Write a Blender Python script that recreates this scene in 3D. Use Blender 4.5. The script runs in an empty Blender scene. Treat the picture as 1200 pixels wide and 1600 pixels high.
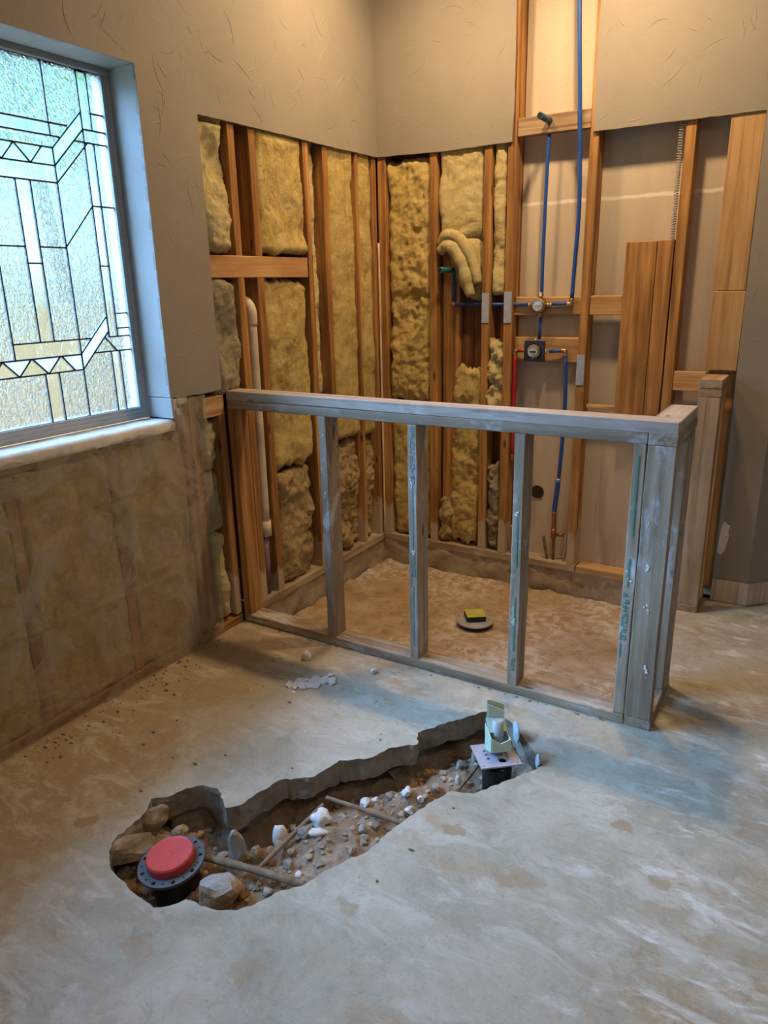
import bpy, bmesh, math, random
from mathutils import Vector, Matrix, noise
from mathutils.geometry import delaunay_2d_cdt
S = bpy.context.scene
COL = S.collection
random.seed(7)
PI = math.pi

# ------------------------------------------------------------------ camera
cam = bpy.data.objects.new('camera', bpy.data.cameras.new('camera'))
COL.objects.link(cam); S.camera = cam
cam.data.sensor_fit = 'HORIZONTAL'; cam.data.sensor_width = 36.0
cam.data.lens = 1135.7012 / 1200 * 36.0
cam.data.clip_start = 0.02
yaw, pit, rol = 0.5483, 0.3012, -0.0222
fw = Vector((-math.sin(yaw)*math.cos(pit), math.cos(yaw)*math.cos(pit), -math.sin(pit)))
rt = Vector((math.cos(yaw), math.sin(yaw), 0)); up = rt.cross(fw)
r2 = math.cos(rol)*rt + math.sin(rol)*up; u2 = -math.sin(rol)*rt + math.cos(rol)*up
M = Matrix((r2, u2, -fw)).transposed().to_4x4(); M.translation = Vector((2.2073, -3.6172, 1.4952))
cam.matrix_world = M

# ------------------------------------------------------------------ light, sky, exposure
S.view_settings.view_transform = 'Standard'; S.view_settings.look = 'None'
S.view_settings.gamma = 1.0; S.view_settings.use_curve_mapping = False
S.view_settings.exposure = 0.0
S.cycles.caustics_refractive = False; S.cycles.caustics_reflective = False
S.cycles.max_bounces = 8; S.cycles.transparent_max_bounces = 16
S.cycles.sample_clamp_indirect = 4.0
W = bpy.data.worlds.new('world'); S.world = W; W.use_nodes = True
nt = W.node_tree; bg = nt.nodes['Background']
sky = nt.nodes.new('ShaderNodeTexSky'); sky.sky_type = 'NISHITA'; sky.sun_disc = False
sky.sun_elevation = math.radians(40); sky.sun_rotation = math.radians(200); sky.air_density = 1.3; sky.dust_density = 1.0
tint = nt.nodes.new('ShaderNodeMix'); tint.data_type = 'RGBA'; tint.blend_type = 'MULTIPLY'; tint.inputs[0].default_value = 1; tint.inputs[7].default_value = (.50, .80, 1.14, 1)
nt.links.new(sky.outputs[0], tint.inputs[6]); nt.links.new(tint.outputs[2], bg.inputs[0]); bg.inputs[1].default_value = 0.50

def lamp(name, kind, loc, energy, color, **kw):
    d = bpy.data.lights.new(name, kind); d.energy = energy; d.color = color
    for k, v in kw.items(): setattr(d, k, v)
    o = bpy.data.objects.new(name, d); COL.objects.link(o); o.location = loc
    return o
# cool open-sky daylight from the window side
sun = lamp('daylight', 'SUN', (-3, -4, 4), 66.0, (0.30, 0.58, 1.0), angle=math.radians(48))
sun.rotation_euler = Vector((0.80, 0.40, -0.64)).to_track_quat('-Z', 'Y').to_euler()
WARM = (1.0, 0.66, 0.34)
for i, (x, y, e, c) in enumerate(((0.50, -0.62, 16, WARM), (1.32, -0.62, 25, WARM), (2.9, -2.6, 9, (1.0, .78, .54)), (2.4, -4.3, 6, (1.0, .80, .58)))):
    l = lamp('ceiling_lamp', 'AREA', (x, y, 3.03), e, c, shape='DISK', size=0.13)
win_portal = lamp('window_portal', 'AREA', (-0.30, -2.66, 1.63), 1, (1, 1, 1), shape='RECTANGLE', size=1.24, size_y=2.1)
win_portal.rotation_euler = (0, -PI/2, 0)
win_portal.data.cycles.is_portal = True

# ------------------------------------------------------------------ node helpers / materials
class NT:
    def __init__(s, name):
        s.m = bpy.data.materials.new(name); s.m.use_nodes = True
        s.t = s.m.node_tree; s.b = s.t.nodes['Principled BSDF']; s.out = s.t.nodes['Material Output']
        s.b.inputs['Roughness'].default_value = 0.8
    def n(s, typ, **kw):
        nd = s.t.nodes.new('ShaderNode' + typ)
        for k, v in kw.items(): setattr(nd, k, v)
        return nd
    def l(s, a, b): s.t.links.new(a, b)
    def setv(s, sock, v):
        if hasattr(v, 'is_linked') or hasattr(v, 'links'): s.l(v, sock)
        else: sock.default_value = v
    def coord(s, kind='Object', scale=(1, 1, 1), rnd=False, rot=(0, 0, 0)):
        if kind == 'World': src = s.n('NewGeometry').outputs['Position']
        else: src = s.n('TexCoord').outputs[kind]
        mp = s.n('Mapping'); s.l(src, mp.inputs[0]); mp.inputs['Scale'].default_value = scale; mp.inputs['Rotation'].default_value = rot
        if rnd:
            oi = s.n('ObjectInfo'); mu = s.n('VectorMath', operation='MULTIPLY_ADD')
            s.l(oi.outputs['Random'], mu.inputs[0]); mu.inputs[1].default_value = (37, 53, 71); s.l(mp.outputs[0], mu.inputs[2])
            return mu.outputs[0]
        return mp.outputs[0]
    def noise(s, vec, scale, detail=4, rough=.55, dist=0.0):
        nd = s.n('TexNoise'); s.l(vec, nd.inputs['Vector'])
        nd.inputs['Scale'].default_value = scale; nd.inputs['Detail'].default_value = detail
        nd.inputs['Roughness'].default_value = rough; nd.inputs['Distortion'].default_value = dist
        return nd.outputs['Fac']
    def ramp(s, fac, stops):
        r = s.n('ValToRGB'); e = r.color_ramp.elements
        while len(e) < len(stops): e.new(.5)
        for el, (p, c) in zip(e, stops):
            el.position = p; el.color = (*c, 1) if len(c) == 3 else c
        s.l(fac, r.inputs[0]); return r.outputs[0]
    def fr(s, fac, a, b, lo=0.0, hi=1.0):
        r = s.n('MapRange'); s.l(fac, r.inputs[0]); r.inputs[1].default_value = a; r.inputs[2].default_value = b
        r.inputs[3].default_value = lo; r.inputs[4].default_value = hi; r.interpolation_type = 'SMOOTHSTEP'; return r.outputs[0]
    def math(s, op, a, b=0.0):
        m = s.n('Math', operation=op); s.setv(m.inputs[0], a); s.setv(m.inputs[1], b); return m.outputs[0]
    def mix(s, fac, a, b, mode='MIX'):
        m = s.n('Mix', data_type='RGBA', blend_type=mode)
        s.setv(m.inputs[0], fac)
        for i, v in ((6, a), (7, b)):
            if isinstance(v, tuple): v = (*v, 1) if len(v) == 3 else v
            s.setv(m.inputs[i], v)
        return m.outputs[2]
    def sep(s, vec):
        x = s.n('SeparateXYZ'); s.l(vec, x.inputs[0]); return x.outputs
    def color(s, c): s.setv(s.b.inputs['Base Color'], (*c, 1) if isinstance(c, tuple) else c)
    def bump(s, h, strength=.3, dist=.01, chain=None):
        b = s.n('Bump'); s.l(h, b.inputs['Height']); b.inputs['Strength'].default_value = strength; b.inputs['Distance'].default_value = dist
        if chain: s.l(chain, b.inputs['Normal'])
        s.l(b.outputs[0], s.b.inputs['Normal']); return b.outputs[0]

def plain(name, c, rough=.6, metal=0.0, var=.12, nscale=25, bump=0.0):
    k = NT(name); v = k.coord('Object', rnd=True)
    f = k.noise(v, nscale, 5)
    k.color(k.ramp(f, [(.3, tuple(x*(1-var) for x in c)), (.7, tuple(min(1, x*(1+var)) for x in c))]))
    k.b.inputs['Roughness'].default_value = rough; k.b.inputs['Metallic'].default_value = metal
    if bump: k.bump(k.noise(v, nscale*3, 6), bump, .004)
    return k.m

def mk_wood(name, dark, mid, light, rough=.75, splash=None, dust=None, knots=True):
    k = NT(name); v = k.coord('Object', (34, 34, 1.3), rnd=True)
    g = k.noise(v, 1.0, 7, .62, .6)
    c = k.ramp(g, [(.30, dark), (.47, mid), (.66, light)])
    big = k.noise(k.coord('Object', (3, 3, 1.2), rnd=True), 1.6, 3)
    c = k.mix(k.fr(big, .40, .68, 0, .55), c, dark)
    if knots:
        vo = k.n('TexVoronoi'); k.l(k.coord('Object', (11, 11, 3.4), rnd=True), vo.inputs['Vector']); vo.inputs['Scale'].default_value = 1.0
        c = k.mix(k.fr(vo.outputs['Distance'], .05, .13, .85, 0), c, tuple(x*.35 for x in dark))
    vo2 = k.n('TexVoronoi'); k.l(k.coord('Object', (22, 22, 13), rnd=True), vo2.inputs['Vector'])
    c = k.mix(k.fr(vo2.outputs['Distance'], .055, .085, .9, 0), c, (.03, .025, .02))
    if splash:
        sv = k.coord('Object', (1, 1, .45), rnd=True)
        s1 = k.noise(sv, 14, 8, .7, .4); s2 = k.noise(sv, 3.2, 3)
        m = k.math('MULTIPLY', k.fr(s1, .50, .66), k.fr(s2, .36, .60))
        c = k.mix(k.math('MULTIPLY', m, splash[1]), c, splash[0])
    if dust:
        z = k.sep(k.n('NewGeometry').outputs['Position'])[2]
        dn = k.noise(k.coord('World', (1, 1, .35)), 3.5, 5, .6); dn2 = k.noise(k.coord('World'), 30, 4)
        zz = k.math('ADD', z, k.math('ADD', k.math('MULTIPLY', dn, .75), k.math('MULTIPLY', dn2, .10)))
        c = k.mix(k.fr(zz, dust[1], dust[1]+.045, .88, 0), c, dust[0])
    k.color(c); k.b.inputs['Roughness'].default_value = rough
    k.bump(g, .25, .003)
    return k.m

FW = ((.16, .066, .018), (.42, .205, .062), (.62, .35, .125))
M_FRAME = mk_wood('framing_wood', *FW, dust=((.56, .47, .36), .62))
M_FRAMEC = mk_wood('clean_framing_wood', *FW)
M_FRAMEY = mk_wood('pale_framing_wood', (.36, .17, .06), (.58, .34, .15), (.68, .44, .22))
M_BOARD = mk_wood('pine_board', (.34, .18, .07), (.56, .35, .16), (.66, .44, .23))
M_OLD = mk_wood('old_blocking_wood', (.11, .065, .04), (.33, .22, .13), (.56, .42, .29))
M_PONY = mk_wood('weathered_lumber', (.17, .115, .070), (.36, .275, .19), (.48, .40, .31), splash=((.62, .68, .72), .75))
M_PONYTOP = mk_wood('worn_lumber_top', (.26, .20, .16), (.50, .43, .37), (.64, .58, .53), splash=((.72, .70, .68), .5))
M_STUB = mk_wood('stub_lumber', (.28, .17, .09), (.50, .36, .21), (.60, .46, .31), splash=((.62, .58, .53), .3))
M_PALLET = mk_wood('sill_lumber', (.24, .17, .11), (.44, .35, .25), (.58, .49, .38), splash=((.66, .60, .52), .6))
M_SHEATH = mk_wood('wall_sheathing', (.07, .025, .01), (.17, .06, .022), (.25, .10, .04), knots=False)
M_FENCE = mk_wood('fence_plank', (.80, .52, .24), (.96, .70, .36), (.98, .80, .50), knots=False)

def wall_paint(name, base):
    k = NT(name); v = k.coord('World')
    f = k.noise(v, 2.3, 4); g = k.noise(v, 9, 6, .6, 1.2)
    c = k.ramp(f, [(.3, tuple(x*.90 for x in base)), (.7, tuple(x*1.07 for x in base))])
    c = k.mix(k.fr(g, .52, .75, 0, .22), c, tuple(min(1, x*1.18) for x in base))
    k.color(c); k.b.inputs['Roughness'].default_value = .62
    b = k.bump(k.noise(v, 16, 5, .5, 1.5), .12, .01)
    k.bump(k.noise(v, 160, 4), .10, .002, b)
    return k.m
M_PAINT = wall_paint('taupe_wall_paint', (.315, .288, .256))
M_JAMB_LIT = wall_paint('lit_jamb_paint', (.42, .42, .41))  # same taupe wall paint, daylight on the reveal painted in as a paler tone
def backpanel():
    k = NT('drywall_back'); v = k.coord('World'); z = k.sep(v)[2]
    c = k.ramp(k.noise(k.coord('World', (6, 6, 1.2)), 1.2, 5), [(.3, (.54, .46, .37)), (.7, (.66, .58, .48))])
    zz = k.math('ADD', z, k.math('MULTIPLY', k.noise(v, 14, 5), .025))
    d = k.math('ABSOLUTE', k.math('SUBTRACT', zz, 1.8785))
    c = k.mix(k.fr(d, .004, .011, .9, 0), c, (.86, .82, .76))
    st = k.noise(k.coord('World', (9, 9, .9)), 2.0, 4)
    low = k.fr(z, .15, 1.15, 1, 0)
    c = k.mix(k.math('MULTIPLY', k.fr(st, .5, .68), k.math('MULTIPLY', low, .55)), c, (.33, .25, .18))
    vo = k.n('TexVoronoi'); k.l(k.coord('World', (9, 9, 7)), vo.inputs['Vector'])
    c = k.mix(k.fr(vo.outputs['Distance'], .05, .10, .7, 0), c, (.16, .12, .09))
    k.color(c); k.b.inputs['Roughness'].default_value = .85; k.bump(k.noise(v, 60, 5), .1, .003)
    return k.m
M_BACK = backpanel()

def concrete():
    k = NT('concrete_slab'); v = k.coord('World'); xyz = k.sep(v)
    base = k.ramp(k.noise(v, 3.6, 8, .68, .6), [(.30, (.32, .30, .235)), (.5, (.44, .42, .34)), (.70, (.55, .53, .44))])
    # brown sandy dust: heavier by the left wall and around the broken edge
    n1 = k.noise(v, 1.8, 7, .64, 1.0); n2 = k.noise(v, 6.0, 9, .72, .7)
    left = k.fr(xyz[0], .0, .65, .22, 0)
    near = k.fr(xyz[1], -2.2, -2.9, 0, .035)
    sand = k.fr(k.math('ADD', k.math('ADD', k.math('MULTIPLY', n1, .55), k.math('MULTIPLY', n2, .45)), k.math('ADD', left, near)), .50, .64, 0, .80)
    c = k.mix(sand, base, (.40, .285, .165))
    # trowelled plaster smears
    sw = k.noise(k.coord('World', (1.0, 2.2, 1), rot=(0, 0, .6)), 5.5, 8, .66, .9)
    sm = k.math('MULTIPLY', k.fr(sw, .48, .62), k.fr(k.noise(v, 1.7, 3), .36, .58))
    c = k.mix(k.math('MULTIPLY', sm, .70), c, (.61, .595, .525))
    dkn = k.noise(k.coord('World', (1.0, 1.7, 1), rot=(0, 0, -.5)), 9, 9, .72, .7)
    c = k.mix(k.fr(dkn, .54, .68, 0, .32), c, (.26, .225, .17))
    fn = k.noise(v, 22, 8, .75, .5); c = k.mix(k.fr(fn, .52, .70, 0, .5), c, (.57, .55, .47)); c = k.mix(k.fr(fn, .47, .32, 0, .45), c, (.27, .24, .19))
    right = k.fr(xyz[0], 1.60, 2.05, 0, 1)
    wh = k.noise(k.coord('World', (1.0, 2.6, 1), rot=(0, 0, .25)), 5, 8, .68, .5)
    c = k.mix(k.math('MULTIPLY', k.fr(wh, .54, .66), k.math('MULTIPLY', right, .62)), c, (.84, .83, .81))
    # fine dark scratches and speckles
    sp = k.noise(v, 110, 4); c = k.mix(k.fr(sp, .60, .70, 0, .35), c, (.20, .14, .09))
    # footprint-like mud marks
    for (mx, my, mr, st) in ((1.467, -2.056, .034, .7), (.919, -2.64, .03, .9), (.508, -2.562, .035, .8), (1.658, -1.659, .03, .35), (.087, -2.535, .035, .5), (1.873, -1.802, .034, .65), (2.011, -1.966, .03, .5), (1.356, -2.436, .03, .45), (1.70, -2.12, .05, .4), (.98, -2.78, .05, .4), (1.25, -2.70, .045, .35)):
        dx = k.math('SUBTRACT', xyz[0], mx); dy = k.math('MULTIPLY', k.math('SUBTRACT', xyz[1], my), 1.3)
        d = k.math('SQRT', k.math('ADD', k.math('MULTIPLY', dx, dx), k.math('MULTIPLY', dy, dy)))
        d = k.math('ADD', d, k.math('MULTIPLY', k.math('SUBTRACT', k.noise(v, 26, 4), .5), mr*2.6))
        c = k.mix(k.fr(d, mr*.75, mr*1.05, st, 0), c, (.36, .235, .125))
    k.color(c); k.b.inputs['Roughness'].default_value = .62
    b = k.bump(sw, .45, .014); b = k.bump(k.noise(v, 40, 8, .7), .40, .006, b)
    return k.m
M_CONC = concrete()
def rough_earth(name, cols, scale=9, bump=.6, fleck=None, rough=.95):
    k = NT(name); v = k.coord('World')
    c = k.ramp(k.noise(v, scale, 8, .7, .4), [(.28, cols[0]), (.5, cols[1]), (.72, cols[2])])
    if fleck:
        f = k.noise(v, fleck[1], 6, .7); f2 = k.noise(v, 2.2, 3)
        c = k.mix(k.math('MULTIPLY', k.fr(f, fleck[2], fleck[2]+.09), k.fr(f2, .35, .6)), c, fleck[0])
    k.color(c); k.b.inputs['Roughness'].default_value = rough
    b = k.bump(k.noise(v, scale*5, 8, .7), bump, .012)
    return k.m
M_PAN = rough_earth('shower_floor_dirt', ((.34, .22, .125), (.55, .40, .25), (.68, .54, .39)), 9, 1.0, ((.74, .67, .60), 22, .47))
M_CURB = rough_earth('rough_concrete', ((.30, .25, .19), (.45, .385, .30), (.58, .51, .41)), 10, .7, ((.26, .17, .09), 6, .55))
M_EDGE = rough_earth('broken_concrete_face', ((.27, .23, .18), (.41, .365, .295), (.52, .475, .40)), 12, .9)
M_SOIL = rough_earth('dug_soil', ((.17, .095, .045), (.38, .27, .185), (.60, .49, .38)), 8, 1.0, ((.50, .40, .31), 22, .56))
M_GRAVEL = rough_earth('garden_gravel', ((.80, .56, .30), (.92, .68, .40), (.96, .78, .52)), 6, .4)

def insul(name, a, b, c_):
    k = NT(name); v = k.coord('Object', rnd=True)
    f = k.noise(v, 11, 9, .74, .9)
    c = k.ramp(f, [(.30, a), (.47, b), (.66, c_)])
    fib = k.noise(k.coord('Object', (1, 1, 1.6), rnd=True), 60, 8, .75, 2.2)
    c = k.mix(k.fr(fib, .50, .66, 0, .60), c, tuple(min(1, x*1.16) for x in c_))
    c = k.mix(k.fr(fib, .46, .34, 0, .60), c, tuple(x*.72 for x in a))
    dk = k.noise(v, 3.2, 5, .6, 1.0); c = k.mix(k.fr(dk, .52, .70, 0, .55), c, a)
    pl = k.noise(k.coord('Object', (34, 34, .7), rnd=True), 1.0, 3); c = k.mix(k.fr(pl, .58, .70, 0, .35), c, a)
    k.color(c); k.b.inputs['Roughness'].default_value = 1.0
    k.b.inputs['Sheen Weight'].default_value = .2; k.b.inputs['Sheen Roughness'].default_value = .6
    bb = k.bump(k.noise(v, 26, 9, .75, 1.4), 1.0, .016); k.bump(fib, .8, .008, bb)
    return k.m
M_INS = insul('yellow_fiberglass', (.42, .27, .055), (.80, .59, .17), (.92, .77, .35))
M_INSP = insul('pale_fiberglass', (.54, .41, .14), (.85, .70, .31), (.93, .84, .50))
M_INSG = insul('grimy_fiberglass', (.22, .19, .12), (.44, .38, .24), (.60, .54, .37))
M_INSB = insul('brown_fiberglass', (.34, .22, .08), (.62, .45, .20), (.76, .60, .33))

M_BLUE = plain('blue_pex', (.020, .095, .46), .38, 0, .08)
M_RED = plain('red_pex', (.50, .022, .03), .38, 0, .08)
M_STUBP = plain('blue_grey_stub', (.055, .15, .25), .35, .2)
M_TEAL = plain('teal_stub', (.02, .17, .24), .35, .2)
M_DARK = plain('dark_hollow', (.008, .010, .014), .8)
M_HOLE_SHADE = plain('painted_hole_shade', (.035, .020, .012), .95)  # colour for the painted shade of the wall hole
M_COPPER = plain('aged_copper', (.36, .16, .075), .45, .8, .35, 30)
M_BRASS = plain('brass_fitting', (.50, .34, .17), .35, .85, .25, 40)
M_DIAL = plain('steel_dial', (.62, .60, .56), .35, .6, .15)
M_BLACK = plain('black_plastic', (.010, .011, .013), .45)
M_ABS = plain('black_abs_pipe', (.012, .013, .016), .4)
M_GREYPL = plain('grey_plastic_ring', (.10, .115, .13), .5)
M_REDCAP = plain('red_plastic_cap', (.70, .085, .08), .5, 0, .06)
M_PVC = plain('white_pvc', (.66, .58, .46), .55, 0, .25, 9)
M_PURPLE = plain('purple_primer', (.24, .17, .24), .5, 0, .4, 14)
M_STEEL = plain('galvanised_steel', (.46, .49, .52), .5, .35, .12, 30)
M_PLATE = plain('pale_steel_plate', (.47, .46, .55), .5, .25, .10)
M_GREEN = plain('pale_green_foam', (.60, .75, .58), .7, 0, .05)
M_TAPE = plain('lime_sticker', (.50, .74, .03), .6)
M_TAN = plain('tan_sticker', (.62, .52, .22), .7)
M_GREYD = plain('grey_drain', (.40, .40, .42), .5)
M_CLEARP = plain('grey_pvc', (.42, .46, .50), .4)
M_BLUETAPE = plain('pale_blue_mud', (.50, .62, .72), .7, 0, .2, 40)
M_WHITE = plain('white_plaster', (.80, .80, .78), .8, 0, .12, 30, .4)
M_STONE = plain('tan_stone', (.40, .32, .23), .9, 0, .4, 22, .8)
M_STONEG = plain('grey_stone', (.38, .35, .31), .9, 0, .35, 20, .8)
M_STONEB = plain('rust_stone', (.34, .19, .075), .9, 0, .45, 20, .8)
M_RUST = plain('dirty_rebar', (.27, .20, .13), .85, 0, .35, 30, .5)
M_TWIG = plain('twig', (.24, .15, .08), .9, 0, .35, 30)
M_VINYL = plain('vinyl_frame', (.42, .45, .46), .5, 0, .06)
M_LEAD = plain('lead_came', (.035, .035, .04), .45, .6)
M_LEAF = plain('leaf', (.23, .38, .10), .6, 0, .5, 3)
M_BARK = plain('bark', (.18, .13, .09), .9, 0, .4, 12)
M_SILLW = plain('plastered_sill', (.62, .61, .58), .75, 0, .18, 14, .5)
M_CEIL = plain('ceiling_paint', (.62, .58, .52), .9)
M_INK = plain('green_ink', (.035, .30, .24), .8)
M_INKB = plain('blue_green_ink', (.10, .32, .33), .8)
M_BASEB = mk_wood('bare_baseboard', (.40, .34, .26), (.60, .53, .43), (.70, .64, .54), splash=((.46, .56, .60), .5))
M_CAPPED = None

def stone_capped():
    k = NT('grey_topped_chunk'); v = k.coord('World'); nz = k.sep(k.n('NewGeometry').outputs['Normal'])[2]
    c = k.ramp(k.noise(v, 24, 7, .7), [(.3, (.25, .155, .075)), (.55, (.44, .32, .20)), (.75, (.56, .46, .34))])
    c = k.mix(k.fr(nz, .72, .9, 0, .9), c, (.44, .46, .47))
    k.color(c); k.bump(k.noise(v, 70, 7), .8, .008); k.b.inputs['Roughness'].default_value = .9
    return k.m
M_CAPPED = stone_capped()

def glass(name, rough_scale, bump, trans, tint=(1, 1, 1), milk=0.0):
    k = NT(name); t = k.t
    g = k.n('BsdfGlass'); g.inputs['IOR'].default_value = 1.45; g.inputs['Roughness'].default_value = .02
    g.inputs['Color'].default_value = (*tint, 1)
    tr = k.n('BsdfTransparent'); tr.inputs['Color'].default_value = (*tint, 1)
    v = k.coord('World', (1, 1, .55))
    h = k.noise(v, rough_scale, 3, .5, 1.2)
    if bump:
        bn = k.n('Bump'); bn.inputs['Strength'].default_value = bump; bn.inputs['Distance'].default_value = .03
        k.l(h, bn.inputs['Height']); k.l(bn.outputs[0], g.inputs['Normal'])
    ms = k.n('MixShader'); ms.inputs[0].default_value = trans
    k.l(g.outputs[0], ms.inputs[1]); k.l(tr.outputs[0], ms.inputs[2])
    last = ms.outputs[0]
    if milk:
        tl = k.n('BsdfTranslucent'); tl.inputs['Color'].default_value = (*tint, 1)
        m2 = k.n('MixShader'); m2.inputs[0].default_value = milk
        k.l(last, m2.inputs[1]); k.l(tl.outputs[0], m2.inputs[2]); last = m2.outputs[0]
    k.l(last, k.out.inputs[0]); return k.m
G_TEX = glass('hammered_glass', 70, 1.0, .45, (.97, .99, 1))
G_CLEAR = glass('bevelled_glass', 20, .25, .5, (.95, .98, 1))
G_MINT = glass('opal_glass', 40, 0, .30, (.50, .66, .62), .38)
G_OPAL = glass('white_opal_glass', 40, 0, .30, (.56, .54, .56), .38)

def plastic_film():
    k = NT('milky_plastic_film'); v = k.coord('World')
    tr = k.n('BsdfTransparent'); tr.inputs['Color'].default_value = (.93, .90, .85, 1)
    k.color((.52, .46, .36)); k.b.inputs['Roughness'].default_value = .32
    k.b.inputs['Specular IOR Level'].default_value = .6
    f = k.noise(v, 4, 8, .68, 1.2)
    k.bump(k.noise(v, 26, 5, .6, 1.0), .3, .006)
    ms = k.n('MixShader'); k.l(k.fr(f, .36, .64, .80, .40), ms.inputs[0])
    k.l(k.b.outputs[0], ms.inputs[1]); k.l(tr.outputs[0], ms.inputs[2]); k.l(ms.outputs[0], k.out.inputs[0])
    return k.m
M_FILM = plastic_film()

# ------------------------------------------------------------------ object helpers
def link(name, me, mat, parent=None, loc=(0, 0, 0), mw=None, smooth=False, kind=None):
    o = bpy.data.objects.new(name, me); COL.objects.link(o)
    if mat and not me.materials: me.materials.append(mat)
    if smooth: me.shade_smooth()
    if mw is not None: o.matrix_basis = mw
    else: o.location = loc
    if parent:
        o.parent = parent
        off = Vector()
        q = parent
        while q: off += q.location; q = q.parent
        o.location = o.location - off
    if kind: o['kind'] = kind
    return o
def bmlink(name, bm, mat, parent=None, loc=(0, 0, 0), smooth=False, kind=None, mw=None):
    bmesh.ops.recalc_face_normals(bm, faces=bm.faces)
    me = bpy.data.meshes.new(name); bm.to_mesh(me); bm.free()
    return link(name, me, mat, parent, loc, mw, smooth, kind)
def empty(name, loc=(0, 0, 0)):
    o = bpy.data.objects.new(name, None); COL.objects.link(o); o.location = loc; return o
def tag(o, label, cat, group=None):
    o['label'] = label; o['category'] = cat
    if group: o['group'] = group
    return o
def thing(name, loc, label, cat, group=None): return tag(empty(name, loc), label, cat, group)
def struct(name, loc=(0, 0, 0)):
    o = empty(name, loc); o['kind'] = 'structure'; return o
def add_box(bm, lo, hi, mat=None):
    r = bmesh.ops.create_cube(bm, size=1); c = [(a+b)/2 for a, b in zip(lo, hi)]; d = [b-a for a, b in zip(lo, hi)]
    for v in r['verts']:
        v.co = Vector((v.co.x*d[0]+c[0], v.co.y*d[1]+c[1], v.co.z*d[2]+c[2]))
        if mat is not None: v.co = mat @ v.co
    return r['verts']
def board(name, parent, lo, hi, mat, bev=.0025, jit=.0012, seg=1):
    d = [b-a for a, b in zip(lo, hi)]; c = Vector([(a+b)/2 for a, b in zip(lo, hi)])
    ax = max(range(3), key=lambda i: d[i])
    if ax == 2: R = Matrix.Identity(3); L = (d[0], d[1], d[2])
    elif ax == 0: R = Matrix(((0, 0, 1), (0, 1, 0), (-1, 0, 0))); L = (d[2], d[1], d[0])
    else: R = Matrix(((1, 0, 0), (0, 0, 1), (0, -1, 0))); L = (d[0], d[2], d[1])
    bm = bmesh.new(); add_box(bm, [-x/2 for x in L], [x/2 for x in L])
    if seg > 1:
        es = [e for e in bm.edges if abs(e.verts[0].co.z-e.verts[1].co.z) > L[2]*.5]
        bmesh.ops.subdivide_edges(bm, edges=es, cuts=seg-1)
    for v in bm.verts: v.co += Vector([random.uniform(-jit, jit) for _ in range(3)])
    if bev: bmesh.ops.bevel(bm, geom=list(bm.edges), offset=min(bev, min(L)*.3), segments=1, affect='EDGES')
    return bmlink(name, bm, mat, parent, mw=Matrix.Translation(c) @ R.to_4x4())
def catmull(pts, n=6):
    P = [Vector(p) for p in pts]
    if len(P) < 3: return P
    P = [2*P[0]-P[1]] + P + [2*P[-1]-P[-2]]; out = []
    for i in range(1, len(P)-2):
        a, b, c, d = P[i-1:i+3]
        for j in range(n):
            t = j/n; out.append(.5*((2*b)+(c-a)*t+(2*a-5*b+4*c-d)*t*t+(3*b-a-3*c+d)*t**3))
    return out + [P[-2]]
def add_tube(bm, pts, r, seg=10, rf=None, cap=True):
    P = [Vector(p) for p in pts]; rings = []; pn = None
    for i, p in enumerate(P):
        t = (P[min(i+1, len(P)-1)] - P[max(i-1, 0)]).normalized()
        if pn is None: pn = t.orthogonal().normalized()
        pn = (pn - t*pn.dot(t)).normalized(); b = t.cross(pn)
        rr = rf(i/(len(P)-1)) * r if rf else r
        rings.append([bm.verts.new(p + rr*(math.cos(a)*pn + math.sin(a)*b)) for a in [2*PI*k/seg for k in range(seg)]])
    for a, b in zip(rings, rings[1:]):
        for k in range(seg): bm.faces.new((a[k], a[(k+1) % seg], b[(k+1) % seg], b[k]))
    if cap: bm.faces.new(rings[0][::-1]); bm.faces.new(rings[-1])
def tube(name, pts, r, mat, parent=None, curve=True, seg=12, rf=None):
    bm = bmesh.new(); o = Vector(pts[0]); P = [Vector(p)-o for p in pts]
    add_tube(bm, catmull(P) if curve else P, r, seg, rf)
    ob = bmlink(name, bm, mat, parent, o)
    for f in ob.data.polygons: f.use_smooth = len(f.vertices) == 4
    return ob
def lathe(bm, prof, seg=32, mat=None):
    rings = []
    for r, z in prof:
        if r < 1e-6: rings.append([bm.verts.new((0, 0, z))])
        else: rings.append([bm.verts.new((r*math.cos(2*PI*k/seg), r*math.sin(2*PI*k/seg), z)) for k in range(seg)])
    for a, b in zip(rings, rings[1:]):
        for k in range(seg):
            k2 = (k+1) % seg
            if len(a) == 1 and len(b) == 1: continue
            if len(a) == 1: bm.faces.new((a[0], b[k2], b[k]))
            elif len(b) == 1: bm.faces.new((a[k], a[k2], b[0]))
            else: bm.faces.new((a[k], a[k2], b[k2], b[k]))
    if mat is not None: bmesh.ops.transform(bm, matrix=mat, verts=bm.verts)
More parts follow.
